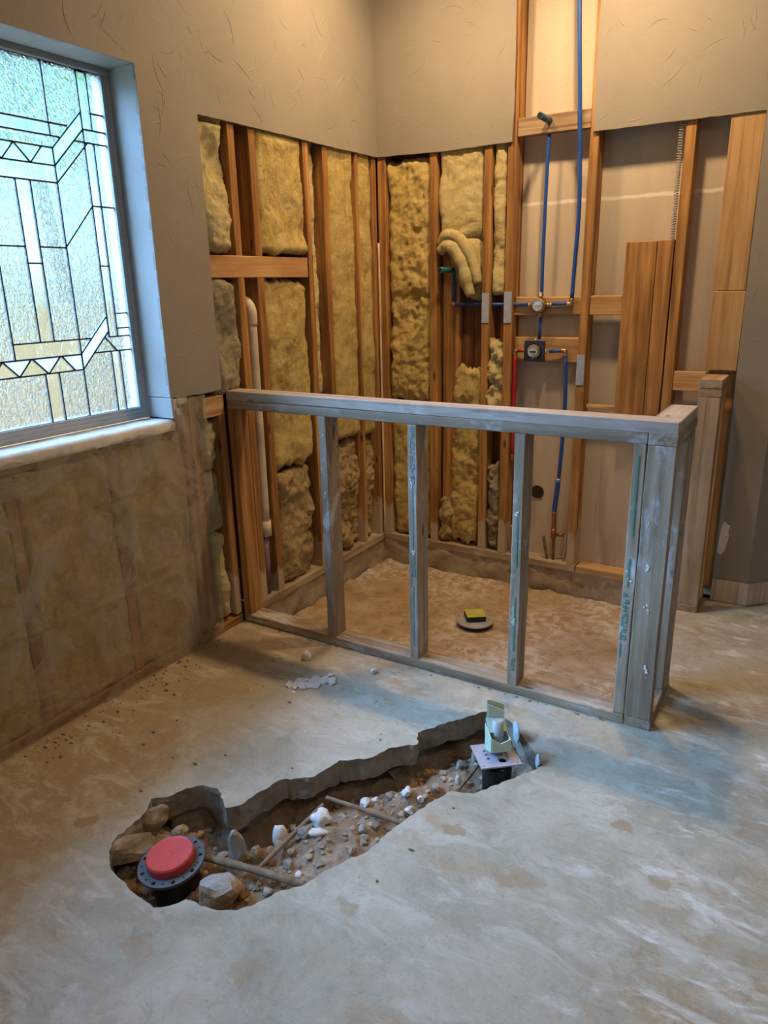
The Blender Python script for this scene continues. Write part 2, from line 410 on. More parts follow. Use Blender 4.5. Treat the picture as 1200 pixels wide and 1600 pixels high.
def poly_prism(name, poly2, to3, thick_vec, mat, parent, kind=None, jit=0.0, step=None, smooth=False):
    """polygon (list of 2D) mapped by to3, extruded along thick_vec"""
    if step:
        out = []
        for a, b in zip(poly2, poly2[1:]+poly2[:1]):
            n = max(1, int(math.dist(a, b)/step))
            for i in range(n):
                t = i/n; out.append((a[0]+(b[0]-a[0])*t + (random.uniform(-jit, jit) if i else 0), a[1]+(b[1]-a[1])*t + (random.uniform(-jit, jit) if i else 0)))
        poly2 = out
    bm = bmesh.new(); vs = [bm.verts.new(to3(*p)) for p in poly2]
    f = bm.faces.new(vs)
    r = bmesh.ops.extrude_face_region(bm, geom=[f])
    bmesh.ops.translate(bm, vec=thick_vec, verts=[e for e in r['geom'] if isinstance(e, bmesh.types.BMVert)])
    bmesh.ops.triangulate(bm, faces=[f for f in bm.faces if len(f.verts) > 4])
    return bmlink(name, bm, mat, parent, kind=kind)
def pip(p, poly):
    x, y = p; c = False; j = len(poly)-1
    for i in range(len(poly)):
        xi, yi = poly[i]; xj, yj = poly[j]
        if (yi > y) != (yj > y) and x < (xj-xi)*(y-yi)/(yj-yi)+xi: c = not c
        j = i
    return c
def seg_dist(p, poly):
    best = 9; x, y = p
    for (ax, ay), (bx, by) in zip(poly, poly[1:]+poly[:1]):
        dx, dy = bx-ax, by-ay; L = dx*dx+dy*dy or 1e-9
        t = max(0, min(1, ((x-ax)*dx+(y-ay)*dy)/L)); best = min(best, math.hypot(x-ax-t*dx, y-ay-t*dy))
    return best
def fbm(p, o=3): return noise.fractal(p, 1.0, 2.1, o)

# ================================================================== STRUCTURE
HP = 1.081; T = .038; D = .0127; ZT = 2.14; CZ = 3.06
RX, RY = 4.3, -5.6
HOLE = [(0.721,-2.648),(0.662,-2.606),(0.637,-2.564),(0.635,-2.505),(0.626,-2.442),(0.595,-2.394),(0.633,-2.362),(0.653,-2.306),(0.691,-2.266),(0.741,-2.256),(0.79,-2.285),(0.824,-2.31),(0.855,-2.279),(0.863,-2.215),(0.89,-2.122),(0.971,-2.062),(0.994,-1.95),(1.072,-1.895),(1.11,-1.805),(1.178,-1.747),(1.146,-1.688),(1.197,-1.601),(1.263,-1.5),(1.31,-1.435),(1.412,-1.472),(1.513,-1.567),(1.586,-1.648),(1.564,-1.694),(1.511,-1.778),(1.449,-1.883),(1.376,-1.914),(1.359,-1.967),(1.326,-2.067),(1.304,-2.16),(1.294,-2.246),(1.259,-2.306),(1.225,-2.378),(1.207,-2.438),(1.162,-2.488),(1.138,-2.549),(1.113,-2.58),(1.053,-2.609),(0.974,-2.62),(0.954,-2.655),(0.923,-2.68),(0.858,-2.675),(0.778,-2.659)]
def refine(poly, step, jit, seed):
    rnd = random.Random(seed); out = []
    for a, b in zip(poly, poly[1:]+poly[:1]):
        n = max(1, int(math.dist(a, b)/step)); nx, ny = (b[1]-a[1]), -(b[0]-a[0]); L = math.hypot(nx, ny) or 1
        for i in range(n):
            t = i/n; j = rnd.uniform(-jit, jit) if i else 0
            out.append((a[0]+(b[0]-a[0])*t+nx/L*j, a[1]+(b[1]-a[1])*t+ny/L*j))
    return out
HOLE_R = refine(HOLE, .014, .004, 3)
PANX, PANY = 1.745, -1.20

floor = struct('floor')
def build_slab():
    outer = [(0, RY), (RX, RY), (RX, 1.2), (3.4, 1.2), (2.015, 0.0), (PANX, 0.0), (PANX, PANY), (0, PANY)]
    # outline clockwise-free CDT with filtering
    pts = [Vector(p) for p in outer + HOLE_R]; n0, n1 = len(outer), len(HOLE_R)
    ed = [(i, (i+1) % n0) for i in range(n0)] + [(n0+i, n0+(i+1) % n1) for i in range(n1)]
    V, E_, F, *_ = delaunay_2d_cdt(pts, ed, [], 0, 1e-6)
    bm = bmesh.new(); bv = [bm.verts.new((v.x, v.y, 0)) for v in V]
    for f in F:
        cx = sum(V[i].x for i in f)/len(f); cy = sum(V[i].y for i in f)/len(f)
        if pip((cx, cy), outer) and not pip((cx, cy), HOLE_R): bm.faces.new([bv[i] for i in f])
    for v in [v for v in bm.verts if not v.link_faces]: bm.verts.remove(v)
    bmesh.ops.recalc_face_normals(bm, faces=bm.faces)
    for f in bm.faces:
        if f.normal.z < 0: f.normal_flip()
    me = bpy.data.meshes.new('slab'); bm.to_mesh(me); bm.free()
    return link('slab', me, M_CONC, floor)
build_slab()
# broken inside face of the opening
bm = bmesh.new(); rows = []; NR = 13; cxh = sum(p[0] for p in HOLE_R)/len(HOLE_R); 
for k in range(NR):
    t = k/(NR-1); row = []
    for i, (x, y) in enumerate(HOLE_R):
        a = HOLE_R[i-1]; b = HOLE_R[(i+1) % len(HOLE_R)]; nx, ny = (b[1]-a[1]), -(b[0]-a[0]); L = math.hypot(nx, ny) or 1
        nx, ny = nx/L, ny/L                       # points into or out of the hole consistently
        p = Vector((x, y, -t*.20))
        amt = 0 if k == 0 else (.010*fbm(p*14, 3) + .006*fbm(p*45, 2) - .010*t - (.085*min(1, (t-.42)/.16) if t > .42 else 0)*max(0, .75+fbm(p*5+Vector((5, 1, 2)), 2)))
        row.append(bm.verts.new((x+nx*amt, y+ny*amt, -t*.20 + (0 if k == 0 else .006*fbm(p*30, 2)))))
    rows.append(row)
for a, b in zip(rows, rows[1:]):
    for i in range(len(a)): j = (i+1) % len(a); bm.faces.new((a[i], a[j], b[j], b[i]))
bmlink('broken_edge', bm, M_EDGE, floor)
# sunken shower floor
bm = bmesh.new(); nx_, ny_ = 88, 62; g = []
for j in range(ny_+1):
    r = []
    for i in range(nx_+1):
        x = PANX*i/nx_; y = PANY*(1-j/ny_); p = Vector((x, y, 0))
        e = min(x, -y); z = -.147 + .006*fbm(p*5, 3) + .003*fbm(p*28, 3) + max(0, .10-e)*.35*(.5+.5*fbm(p*11, 2))
        r.append(bm.verts.new((x, y, z)))
    g.append(r)
for j in range(ny_):
    for i in range(nx_): bm.faces.new((g[j][i], g[j][i+1], g[j+1][i+1], g[j+1][i]))
bmlink('shower_floor', bm, M_PAN, floor, smooth=True)
def rough_face(name, o, du, dv, nrm, nu, nv, amp, mat, parent):
    bm = bmesh.new(); o, du, dv, nrm = map(Vector, (o, du, dv, nrm)); g = []
    for j in range(nv+1):
        r = []
        for i in range(nu+1):
            p = o+du*(i/nu)+dv*(j/nv); r.append(bm.verts.new(p+nrm*(amp*fbm(p*9, 4)+amp*.4*fbm(p*35, 3))))
        g.append(r)
    for j in range(nv):
        for i in range(nu): bm.faces.new((g[j][i], g[j][i+1], g[j+1][i+1], g[j+1][i]))
    return bmlink(name, bm, mat, parent, smooth=True)
rough_face('curb', (-.006, PANY-.05, -.17), (0, -PANY+.09, 0), (0, 0, .185), (1, 0, 0), 60, 10, .012, M_CURB, floor)
rough_face('curb', (-.03, .004, -.17), (PANX+.03, 0, 0), (0, 0, .185), (0, -1, 0), 90, 10, .014, M_CURB, floor)
rough_face('curb', (PANX, PANY, -.17), (0, -PANY, 0), (0, 0, .17), (1, 0, 0), 30, 6, .0, M_CURB, floor)
rough_face('curb', (0, PANY, -.17), (PANX, 0, 0), (0, 0, .17), (0, 1, 0), 30, 6, .0, M_CURB, floor)

ceil = struct('ceiling')
bm = bmesh.new(); add_box(bm, (-.2, RY-.1, CZ), (RX+.1, 1.9, CZ+.1)); bmlink('ceiling_panel', bm, M_CEIL, ceil)

# ---- ridges left by the trowel in the wall finish
def ridges(parent, to3, inside, ulo, uhi, zlo, zhi, n, seed):
    rnd = random.Random(seed); bm = bmesh.new(); k = 0; tries = 0
    while k < n and tries < n*8:
        tries += 1
        u, z = rnd.uniform(ulo, uhi), rnd.uniform(zlo, zhi)
        a = rnd.uniform(0, 2*PI); L = rnd.choice([.03, .05, .07, .09, .13]); cur = rnd.uniform(-12, 12); pts = []
        w0 = rnd.uniform(.0014, .0030); h0 = rnd.uniform(.0005, .0015)
        ok = True; N = 8; x, y = u, z
        for i in range(N+1):
            if not inside(x, y): ok = False; break
            pts.append((x, y, a)); x += math.cos(a)*L/N; y += math.sin(a)*L/N; a += cur*L/N + rnd.uniform(-.12, .12)
        if not ok: continue
        k += 1; prev = None
        for i, (x, y, a) in enumerate(pts):
            t = math.sin(PI*min(max(i/N, .03), .97))**.6; w = w0*t; h = h0*t; sx, sy = -math.sin(a), math.cos(a)
            q = [bm.verts.new(to3(x+sx*w, y+sy*w, -.0002)), bm.verts.new(to3(x, y, h)), bm.verts.new(to3(x-sx*w*1.6, y-sy*w*1.6, -.0002))]
            if prev: bm.faces.new((prev[0], prev[1], q[1], q[0])); bm.faces.new((prev[1], prev[2], q[2], q[1]))
            prev = q
    return bmlink('trowel_ridges', bm, M_PAINT, parent, kind='stuff')

# ---------------------------------------------------------------- left wall (window wall), stud faces on x = 0
WY0, WY1, WZ0, WZ1 = -3.712, -1.61, 1.01, 2.248  # unseen left end widened to let daylight reach the near floor
wl = struct('wall_left'); GL = .14
dryL = [(0.0, ZT+.006), (-.45, ZT), (-.769, ZT+.001), (-1.325, ZT-.003), (-1.323, 1.093), (-1.43, 1.088), (WY1, 1.094), (WY1, WZ1), (WY0, WZ1), (WY0, 1.0), (-4.0, 1.0), (-4.0, 0), (RY, 0), (RY, CZ), (0, CZ)]
dl = poly_prism('drywall', dryL, lambda y, z: Vector((0.0, y, z)), Vector((D, 0, 0)), M_PAINT, wl, step=.03, jit=.0012)
ridges(dl, lambda y, z, h: (D+h, y, z), lambda y, z: pip((y, z), dryL) and seg_dist((y, z), dryL) > .012, -2.2, 0, 1.09, 3.0, 260, 5)
bm = bmesh.new(); add_box(bm, (-GL-.02, RY, -.2), (-GL-.001, WY0-.02, CZ)); add_box(bm, (-GL-.02, WY0-.02, WZ1+.01), (-GL-.001, WY1+.02, CZ)); add_box(bm, (-GL-.02, WY0-.02, -.2), (-GL-.001, WY1+.02, WZ0-.01)); add_box(bm, (-GL-.02, WY1+.02, -.2), (-GL-.001, .2, CZ))
bmlink('sheathing', bm, M_SHEATH, wl)
Z0 = .047
for y0, y1 in ((-1.155, -1.110), (-1.026, -.982), (-.648, -.607), (-.497, -.455), (-.212, -.188)):
    board('stud', wl, (-GL, y0, Z0), (0, y1, 2.40), M_FRAME, seg=6, jit=.002)
board('stud', wl, (-GL, -.040, Z0), (-.004, -.002, 2.40), M_FRAME, seg=5)
board('stud', wl, (-GL, -1.338, Z0), (-.001, -1.300, 1.05), M_FRAME)
for y in (-1.50, -1.545, -1.92, -2.33, -2.74): board('stud', wl, (-GL, y, Z0), (-.006, y+.038, .940 if y < -1.6 else 1.09), M_FRAMEC)
board('blocking', wl, (-.038, -1.320, 1.543), (.002, -.656, 1.632), M_FRAMEY)
board('blocking', wl, (-.038, -1.43, .982), (.001, -1.303, 1.066), M_FRAMEY)
board('sill_plate', wl, (-GL, -1.20, .006), (.002, -.0, Z0), M_PALLET, seg=8, jit=.003)
board('sill_plate', wl, (-GL, -4.0, .0), (-.001, -1.292, .038), M_FRAMEC)
board('rough_sill', wl, (-GL, -3.9, .942), (-.002, -1.59, .982), M_FRAMEC)
board('drywall_return', wl, (-.126, WY1, 1.094), (D-.0005, WY1+.0127, WZ1+.012), M_JAMB_LIT, jit=0)
board('drywall_return', wl, (-.126, WY1+.001, WZ0+.002), (D+.0035, WY1+.0137, 1.092), M_JAMB_LIT, jit=.0015)
board('drywall_return', wl, (-.126, WY0, WZ1), (D-.0005, WY1-.0005, WZ1+.0127), M_JAMB_LIT, jit=0)
board('drywall_return', wl, (-.126, WY0-.0127, WZ0), (D-.0005, WY0, WZ1), M_JAMB_LIT, jit=0)
# ragged plaster sill
bm = bmesh.new(); g = []
NS = 70
for i in range(NS+1):
    y = WY0+(WY1+.012-WY0)*i/NS; fx = .016+.008*fbm(Vector((0, y*9, 3)), 3); row = []
    for j in range(9):
        x = -.126+(fx+.126)*j/8; row.append(bm.verts.new((x, y, 1.006+.003*fbm(Vector((x*20, y*12, 1)), 3)-(.012 if j == 8 else 0))))
    row.append(bm.verts.new((fx-.004, y, .965))); g.append(row)
for a, b in zip(g, g[1:]):
    for j in range(9): bm.faces.new((a[j], a[j+1], b[j+1], b[j]))
bmlink('window_ledge', bm, M_SILLW, wl, smooth=True)
for (y, z, w, h) in ((-1.587, 1.062, .022, .05), (-1.545, 1.078, .05, .03), (-1.57, 1.035, .014, .03)):
    board('torn_plaster', wl, (.002, y-w/2, z-h/2), (.010, y+w/2, z+h/2), M_WHITE, jit=.004)

# ---------------------------------------------------------------- window
win = struct('window_1', (-.14, -2.36, 1.63))
GX = -.142
def ring(name, y0, y1, z0, z1, w, x0, x1, mat, parent):
    bm = bmesh.new()
    add_box(bm, (x0, y0, z0), (x1, y1, z0+w)); add_box(bm, (x0, y0, z1-w), (x1, y1, z1))
    add_box(bm, (x0, y0, z0+w), (x1, y0+w, z1-w)); add_box(bm, (x0, y1-w, z0+w), (x1, y1, z1-w))
    bmesh.ops.bevel(bm, geom=list(bm.edges), offset=.0015, segments=1, affect='EDGES')
    return bmlink(name, bm, mat, parent)
ring('frame', WY0, WY1+.0005, WZ0+.001, WZ1, .020, -.185, -.122, M_VINYL, win)
ring('frame', WY0+.018, WY1-.018, WZ0+.020, WZ1-.006, .016, -.178, -.126, M_VINYL, win)
ring('sash', WY0+.018, WY1-.018, WZ0+.033, WZ1-.010, .012, -.170, -.130, M_VINYL, win)
A_ = -1.634; ZB, ZU = 1.054, 2.236; YC = -2.66
segs = [(-1.872,ZU,-1.872,2.002),(-1.738,ZU,-1.738,1.98),(-1.698,ZU,-1.698,2.041),(YC,2.042,-1.80,2.042),(YC,2.002,-1.838,2.002),
 (-1.738,2.095,-1.870,1.965),(-1.870,1.965,-1.870,ZB),(-1.738,2.040,-1.870,1.910),(YC,1.965,-1.870,1.965),(YC,1.910,-1.870,1.910),
 (-2.013,1.965,-2.063,1.910),(-2.013,1.965,-1.961,1.910),(-1.911,1.965,-1.961,1.910),(-1.738,2.041,A_,2.041),(-1.778,1.999,A_,1.999),
 (-1.698,2.096,A_,2.096),(-1.725,1.999,-1.870,1.856),(YC,1.856,-1.870,1.856),(-2.027,1.856,-2.027,1.334),(-1.973,1.856,-1.973,1.334),
 (-1.870,1.650,-1.738,1.792),(-1.738,1.792,A_,1.792),(-1.738,1.986,-1.738,1.334),(-1.699,1.999,-1.699,1.334),(YC,1.647,-2.027,1.647),(-1.973,1.647,-1.870,1.647),
 (-2.027,1.594,-1.973,1.594),(-1.738,1.588,-1.699,1.588),(-2.13,1.334,-1.822,1.334),(-2.13,1.647,-2.13,1.281),(YC,1.281,-1.870,1.281),(YC,1.226,-1.870,1.226),
 (-2.228,1.226,-2.177,1.281),(-2.177,1.281,-2.124,1.226),(-2.124,1.226,-2.072,1.281),(-2.067,1.281,-2.013,1.226),(-2.013,1.226,-1.958,1.281),(-1.952,1.281,-1.904,1.226),
 (-1.738,1.412,-1.870,1.283),(-1.738,1.356,-1.870,1.226),(-1.738,1.334,A_,1.334),(-1.699,1.418,A_,1.418),(-1.699,1.364,A_,1.364),(-1.758,1.334,-1.709,1.281),(-1.815,1.281,A_,1.281),
 (-1.738,1.281,-1.738,ZB),(-1.699,1.281,-1.699,ZB),(-2.027,1.226,-2.027,ZB),(-1.973,1.226,-1.973,ZB),
 (-2.063,1.910,-2.114,1.965),(-2.114,1.965,-2.165,1.910),(-2.165,1.910,-2.216,1.965),(YC,2.10,YC,ZB)]
def build_glass():
    segs2 = list(segs) + [(2*YC-a, b, 2*YC-c, d) for a, b, c, d in segs if not (a == YC and c == YC)]
    B = [(A_, ZB), (A_, ZU), (2*YC-A_, ZU), (2*YC-A_, ZB)]
    segs2 += [(*B[i], *B[(i+1) % 4]) for i in range(4)]
    pts = []; ed = []
    for a, b, c, d in segs2:
        i = len(pts); pts += [Vector((a, b)), Vector((c, d))]; ed.append((i, i+1))
    V, E_, F, *_ = delaunay_2d_cdt(pts, ed, [], 3, 2.5e-3)
    mint = ((-1.80, 2.0), (-2.013, 1.925), (-1.905, 1.935)); opal = ((-2.124, 1.262), (-2.013, 1.262), (-1.89, 1.25), (-1.80, 1.32))
    for f in F:
        P = [V[i] for i in f]; ar = .5*sum(P[i-1].x*P[i].y-P[i].x*P[i-1].y for i in range(len(P)))
        if abs(ar) < 1.5e-5: continue
        if ar < 0: P.reverse()
        n = len(P); q = []; ins = .0012
        for i in range(n):
            a, b, c = P[i-1], P[i], P[(i+1) % n]
            d1 = (b-a).normalized(); d2 = (c-b).normalized(); n1 = Vector((-d1.y, d1.x)); n2 = Vector((-d2.y, d2.x)); m = n1+n2
            q.append(b + ins*m/max(.35, m.length_squared/2))
        cx = sum(p.x for p in P)/n; cy = sum(p.y for p in P)/n; mx = cx if cx > YC else 2*YC-cx
        poly = [(p.x, p.y) for p in P]; polym = poly if cx > YC else [(2*YC-x, y) for x, y in poly]
        mat = G_TEX
        if any(pip(t, polym) for t in mint): mat = G_MINT
        elif any(pip(t, polym) for t in opal): mat = G_OPAL
        else:
            w = max(p.x for p in P)-min(p.x for p in P); h = max(p.y for p in P)-min(p.y for p in P)
            if min(w, h) < .058 or abs(ar) < .004: mat = G_CLEAR
        bm = bmesh.new(); fr = [bm.verts.new((GX+.0025, p.x, p.y)) for p in q]; bk = [bm.verts.new((GX-.0025, p.x, p.y)) for p in q]
        try: bm.faces.new(fr); bm.faces.new(bk[::-1])
        except ValueError: bm.free(); continue
        for i in range(n): bm.faces.new((fr[i], fr[(i+1) % n], bk[(i+1) % n], bk[i]))
        bmlink('pane', bm, mat, win)
    bm = bmesh.new(); cw = .0024
    for a, b in E_:
        p, q = V[a], V[b]; L = (q-p).length
        if L < 1e-4: continue
        mid = (p+q)/2; ang = math.atan2(q.y-p.y, q.x-p.x)
        m = Matrix.Translation((GX, mid.x, mid.y)) @ Matrix.Rotation(ang, 4, 'X')
        add_box(bm, (-.0045, -L/2-cw*.5, -cw), (.0045, L/2+cw*.5, cw), m)
    bmlink('lead_came', bm, M_LEAD, win)
build_glass()

# ---------------------------------------------------------------- back wall, stud faces on y = 0
wb = struct('wall_back'); GB = .089
polyA = [(.0127, ZT+.006), (.428, ZT-.005), (.766, ZT), (.772, 2.30), (.770, CZ), (.0127, CZ)]
polyB = [(1.154, ZT), (1.516, ZT), (1.852, ZT), (1.858, 1.1), (1.862, 0.008), (2.015, 0.008), (2.015, CZ), (1.165, CZ), (1.150, 2.40)]
for pa, s_, n in ((polyA, 11, 80), (polyB, 12, 110)):
    d_ = poly_prism('drywall', pa, lambda x, z: Vector((x, 0.0, z)), Vector((0, -D, 0)), M_PAINT, wb, step=.03, jit=.0012)
    ridges(d_, lambda x, z, h: (x, -D-h, z), lambda x, z, pa=pa: pip((x, z), pa) and seg_dist((x, z), pa) > .012, pa[0][0]-.01, 2.01, .1, 3.0, n, s_)
poly_prism('backing_panel', [(.790, -.02), (2.0, -.02), (2.0, CZ), (.790, CZ)], lambda x, z: Vector((x, GB+.0005, z)), Vector((0, .0127, 0)), M_BACK, wb)
bm = bmesh.new(); add_box(bm, (-.16, .0895, -.2), (.789, .105, CZ)); bmlink('sheathing', bm, M_SHEATH, wb)
studs_b = {}
for nm, x0, x1, z1 in (('corner', .001, .050, 2.45), ('s1', .316, .358, 2.45), ('s2', .620, .662, 2.45), ('s3', .742, .785, CZ), ('s4', 1.137, 1.178, CZ), ('s5', 1.546, 1.590, 2.45)):
    studs_b[nm] = board('stud', wb, (x0, 0.0, Z0), (x1, GB, z1), M_FRAME, seg=7, jit=.002)
board('stud', wb, (.375, .045, Z0), (.470, .083, 1.78), M_FRAMEC, seg=3)
board('stud', wb, (.560, .060, Z0), (.600, .088, 1.80), M_SHEATH)
board('stud', wb, (.700, .060, Z0), (.741, .088, 1.80), M_SHEATH)
board('board', wb, (1.722, -.004, 1.446), (1.852, .034, 2.40), M_BOARD, seg=3)
board('board', wb, (1.724, -.010, 1.102), (1.856, .030, 1.442), M_BOARD)
board('stud', wb, (1.735, .035, Z0), (1.85, GB, 2.40), M_FRAMEY)
board('board', wb, (1.333, .000, .872), (1.468, .038, 1.664), M_FRAMEC, seg=4)
board('board', wb, (1.472, .000, .872), (1.541, .038, 1.666), M_FRAMEC, seg=4)
board('blocking', wb, (.788, .004, 2.160), (1.136, .042, 2.240), M_OLD, seg=3)
board('blocking', wb, (.787, .040, 1.340), (1.136, .078, 1.428), M_BOARD, seg=3, jit=.003)
board('blocking', wb, (1.180, .004, 1.342), (1.332, .042, 1.430), M_FRAMEY)
board('blocking', wb, (.787, .050, 1.110), (1.136, .088, 1.229), M_BOARD, jit=.003)
board('blocking', wb, (1.592, .002, 1.000), (1.735, .040, 1.089), M_FRAMEY)
board('sill_plate', wb, (.0, -.002, .006), (1.186, GB, Z0), M_PALLET, seg=9, jit=.003)
board('sill_plate', wb, (1.188, .002, .006), (1.735, GB, Z0-.002), M_BOARD, seg=3)
board('torn_ledge', wb, (1.185, .030, .885), (1.330, .060, .905), M_BOARD, jit=.004)
# metal guard plates nailed over the studs where the pipe passes
for st, x0, x1, z0, z1 in (('s2', .621, .661, 1.301, 1.450), ('s3', .743, .784, 1.302, 1.455), ('s4', 1.134, 1.174, 1.004, 1.152)):
    board('nail_plate', studs_b[st], (x0, -.0035, z0), (x1, -.0012, z1), M_STEEL, bev=.0005, jit=.0004)
# dark disc painting the shade inside a pipe hole in the backing drywall
bm = bmesh.new(); lathe(bm, [(0, 0), (.036, 0), (.036, .004), (0, .004)], 24, Matrix.Translation((.931, .0885, .403)) @ Matrix.Rotation(PI/2, 4, 'X'))
bmlink('wall_hole_shade', bm, M_HOLE_SHADE, wb)
board('torn_flap', wb, (1.47, .07, .045), (1.52, .080, .058), M_DARK, jit=.003)

# ---------------------------------------------------------------- right: angled wall, hidden far walls
wr = struct('wall_right')
def slab_wall(name, a, b, z0, z1, th, mat, parent):
    a, b = Vector((*a, 0)), Vector((*b, 0)); d = (b-a).normalized(); n = Vector((d.y, -d.x, 0))
    bm = bmesh.new(); P = [a, b, b-n*th, a-n*th]
    lo = [bm.verts.new(p+Vector((0, 0, z0))) for p in P]; hi = [bm.verts.new(p+Vector((0, 0, z1))) for p in P]
    bm.faces.new(lo[::-1]); bm.faces.new(hi)
    for i in range(4): bm.faces.new((lo[i], lo[(i+1) % 4], hi[(i+1) % 4], hi[i]))
    return bmlink(name, bm, mat, parent)
slab_wall('drywall', (2.015, -D), (3.4, 1.25), 0.0, CZ, .02, M_PAINT, wr)
slab_wall('drywall', (3.4, 1.25), (RX, 1.25), 0.0, CZ, .05, M_PAINT, wr)
slab_wall('drywall', (RX, 1.25), (RX, RY), 0.0, CZ, .05, M_PAINT, wr)
wf = struct('wall_front'); slab_wall('drywall', (RX, RY), (0, RY), 0, CZ, .05, M_PAINT, wf)
bb = struct('baseboard_right')
slab_wall('board', (1.862, -D-.012), (2.019, -D-.012), .004, .112, .0115, M_BASEB, bb)
slab_wall('board', (2.0195, -D-.012), (3.4, 1.235), .004, .112, .0115, M_BASEB, bb)
# white patch where the paint has torn off beside the cut
bm = bmesh.new(); pts = [(1.867, .25), (1.884, .235), (1.902, .27), (1.910, .33), (1.905, .365), (1.912, .385), (1.900, .392), (1.890, .40), (1.880, .405), (1.872, .36)]
f = bm.faces.new([bm.verts.new((x, -D-.0003, z)) for x, z in pts]); r = bmesh.ops.extrude_face_region(bm, geom=[f]); bmesh.ops.translate(bm, vec=(0, -.0012, 0), verts=[e for e in r['geom'] if isinstance(e, bmesh.types.BMVert)])
bmlink('torn_paper', bm, M_WHITE, wb)

# ================================================================== HALF WALL (pony wall) AROUND THE SHOWER
YP, XE, XP, YR = -1.290, 1.843, 1.7535, -.938; YB = YP+.089
pw = thing('half_wall', (.9, -1.25, 0), 'weathered grey timber half wall frame standing along the front of the sunken shower', 'wall frame')
cap = board('top_plate', pw, (.003, YP, HP-T), (XE, YB, HP-.0005), M_PONYTOP, seg=4, jit=.0015)
board('top_plate', pw, (.003, YP+.001, HP-2*T), (XP, YB, HP-T-.001), M_PONY, seg=4)
board('top_plate', pw, (XP, YB+.0005, HP-T), (XE, YR, HP), M_PONYTOP, seg=2)
board('top_plate', pw, (XP+.0015, YP, HP-2*T), (XE, YR, HP-T-.001), M_PONY)
board('bottom_plate', pw, (.003, YP, .0005), (XP, YB, T), M_PONY, seg=5, jit=.002)
board('bottom_plate', pw, (XP+.0015, YP+.001, .0005), (XE, YR, T), M_PONY)
S_ = {}
for nm, x in (('a', .4832), ('b', .8956), ('c', 1.3165)):
    S_[nm] = board('stud', pw, (x, YP+.001, T+.0003), (x+.038, YB, HP-2*T-.0003), M_PONY, seg=6, jit=.0018)
board('stud', pw, (.003, YP+.001, T), (.041, YB, HP-2*T-.0003), M_FRAMEC, seg=5)
S_['d'] = board('stud', pw, (XP-.039, YP+.001, T), (XP-.001, YB, HP-2*T), M_PONY, seg=5)
board('post', pw, (XP+.0015, YP+.0005, T+.0003), (XE-.001, YP+.039, HP-2*T-.0003), M_PONY, seg=6)
board('post', pw, (XP+.0015, YP+.0395, T), (XE-.006, YP+.078, HP-2*T), M_PONY, seg=3)
board('stud', pw, (XP+.0015, YR-.038, T), (XE-.002, YR, HP-2*T), M_PONY, seg=3)
board('stud', pw, (XP+.0015, YR-.118, T), (XE-.004, YR-.080, HP-2*T), M_PONY, seg=3)
# grade stamps and ink lines printed on the stud faces (illegible strokes)
def ink(parent, x0, x1, z0, z1, mat, seed, lines):
    rnd = random.Random(seed); bm = bmesh.new(); y = YP-.0012
    def st(a, b, c, d): add_box(bm, (a, y, c), (b, y+.0006, d))
    z = z0
    while z < z1:
        h = rnd.uniform(.010, .016); w = (x1-x0)
        k = rnd.randrange(5); t = .0022
        st(x0, x1, z, z+t)
        if k in (0, 2, 3): st(x0, x1, z+h, z+h+t)
        if k in (1, 2, 4): st(x0+w*.45, x0+w*.6, z, z+h)
        if k in (0, 3, 4): st(x0, x0+t, z, z+h)
        if k in (0, 1): st(x1-t, x1, z, z+h)
        z += h+rnd.uniform(.004, .008)
    for (xa, za, zb) in lines: st(xa, xa+.004, za, zb)
    bmlink('grade_stamp', bm, mat, parent)
ink(S_['d'], XP-.034, XP-.016, .325, .49, M_INK, 1, [(XP-.026, .52, .62), (XP-.024, .70, .97), (XP-.033, .26, .31)])
ink(S_['b'], .906, .924, .78, .98, M_INKB, 2, [(.912, .52, .76)])
ink(S_['b'], .908, .924, .40, .50, M_INKB, 4, [(.912, .10, .36)])
ink(S_['c'], 1.331, 1.347, .10, .16, M_INK, 5, [(1.336, .18, .40), (1.336, .52, .70)])
# chalky plaster splashes
def splash(parent, cx, cz, r, seed, y=YP-.0008):
    rnd = random.Random(seed); bm = bmesh.new()
    for _ in range(7):
        x = cx+rnd.gauss(0, r*.5); z = cz+rnd.gauss(0, r); rr = rnd.uniform(.15, .5)*r
        vs = [bm.verts.new((x+rr*math.cos(a)*rnd.uniform(.5, 1), y-rnd.uniform(.0002, .0012), z+rr*1.4*math.sin(a)*rnd.uniform(.5, 1))) for a in [2*PI*k/8 for k in range(8)]]
        c = bm.verts.new((x, y-.002, z))
        for k in range(8): bm.faces.new((vs[k], vs[(k+1) % 8], c))
    bmlink('plaster_splash', bm, M_WHITE, parent)
for st, cx, cz, r in (('d', XP-.02, .56, .010), ('b', .914, .77, .010), ('b', .916, .50, .011), ('c', 1.335, .72, .010), ('c', 1.336, .30, .010), ('a', .503, .93, .008), ('a', .503, .68, .009)): splash(S_[st], cx, cz, r, int(cx*1000)+int(cz*100))
for cx, cz, r in ((1.79, .60, .012), (1.80, .46, .010), (1.81, .23, .014), (1.78, .75, .008)): splash(pw, cx, cz, r, int(cz*977))

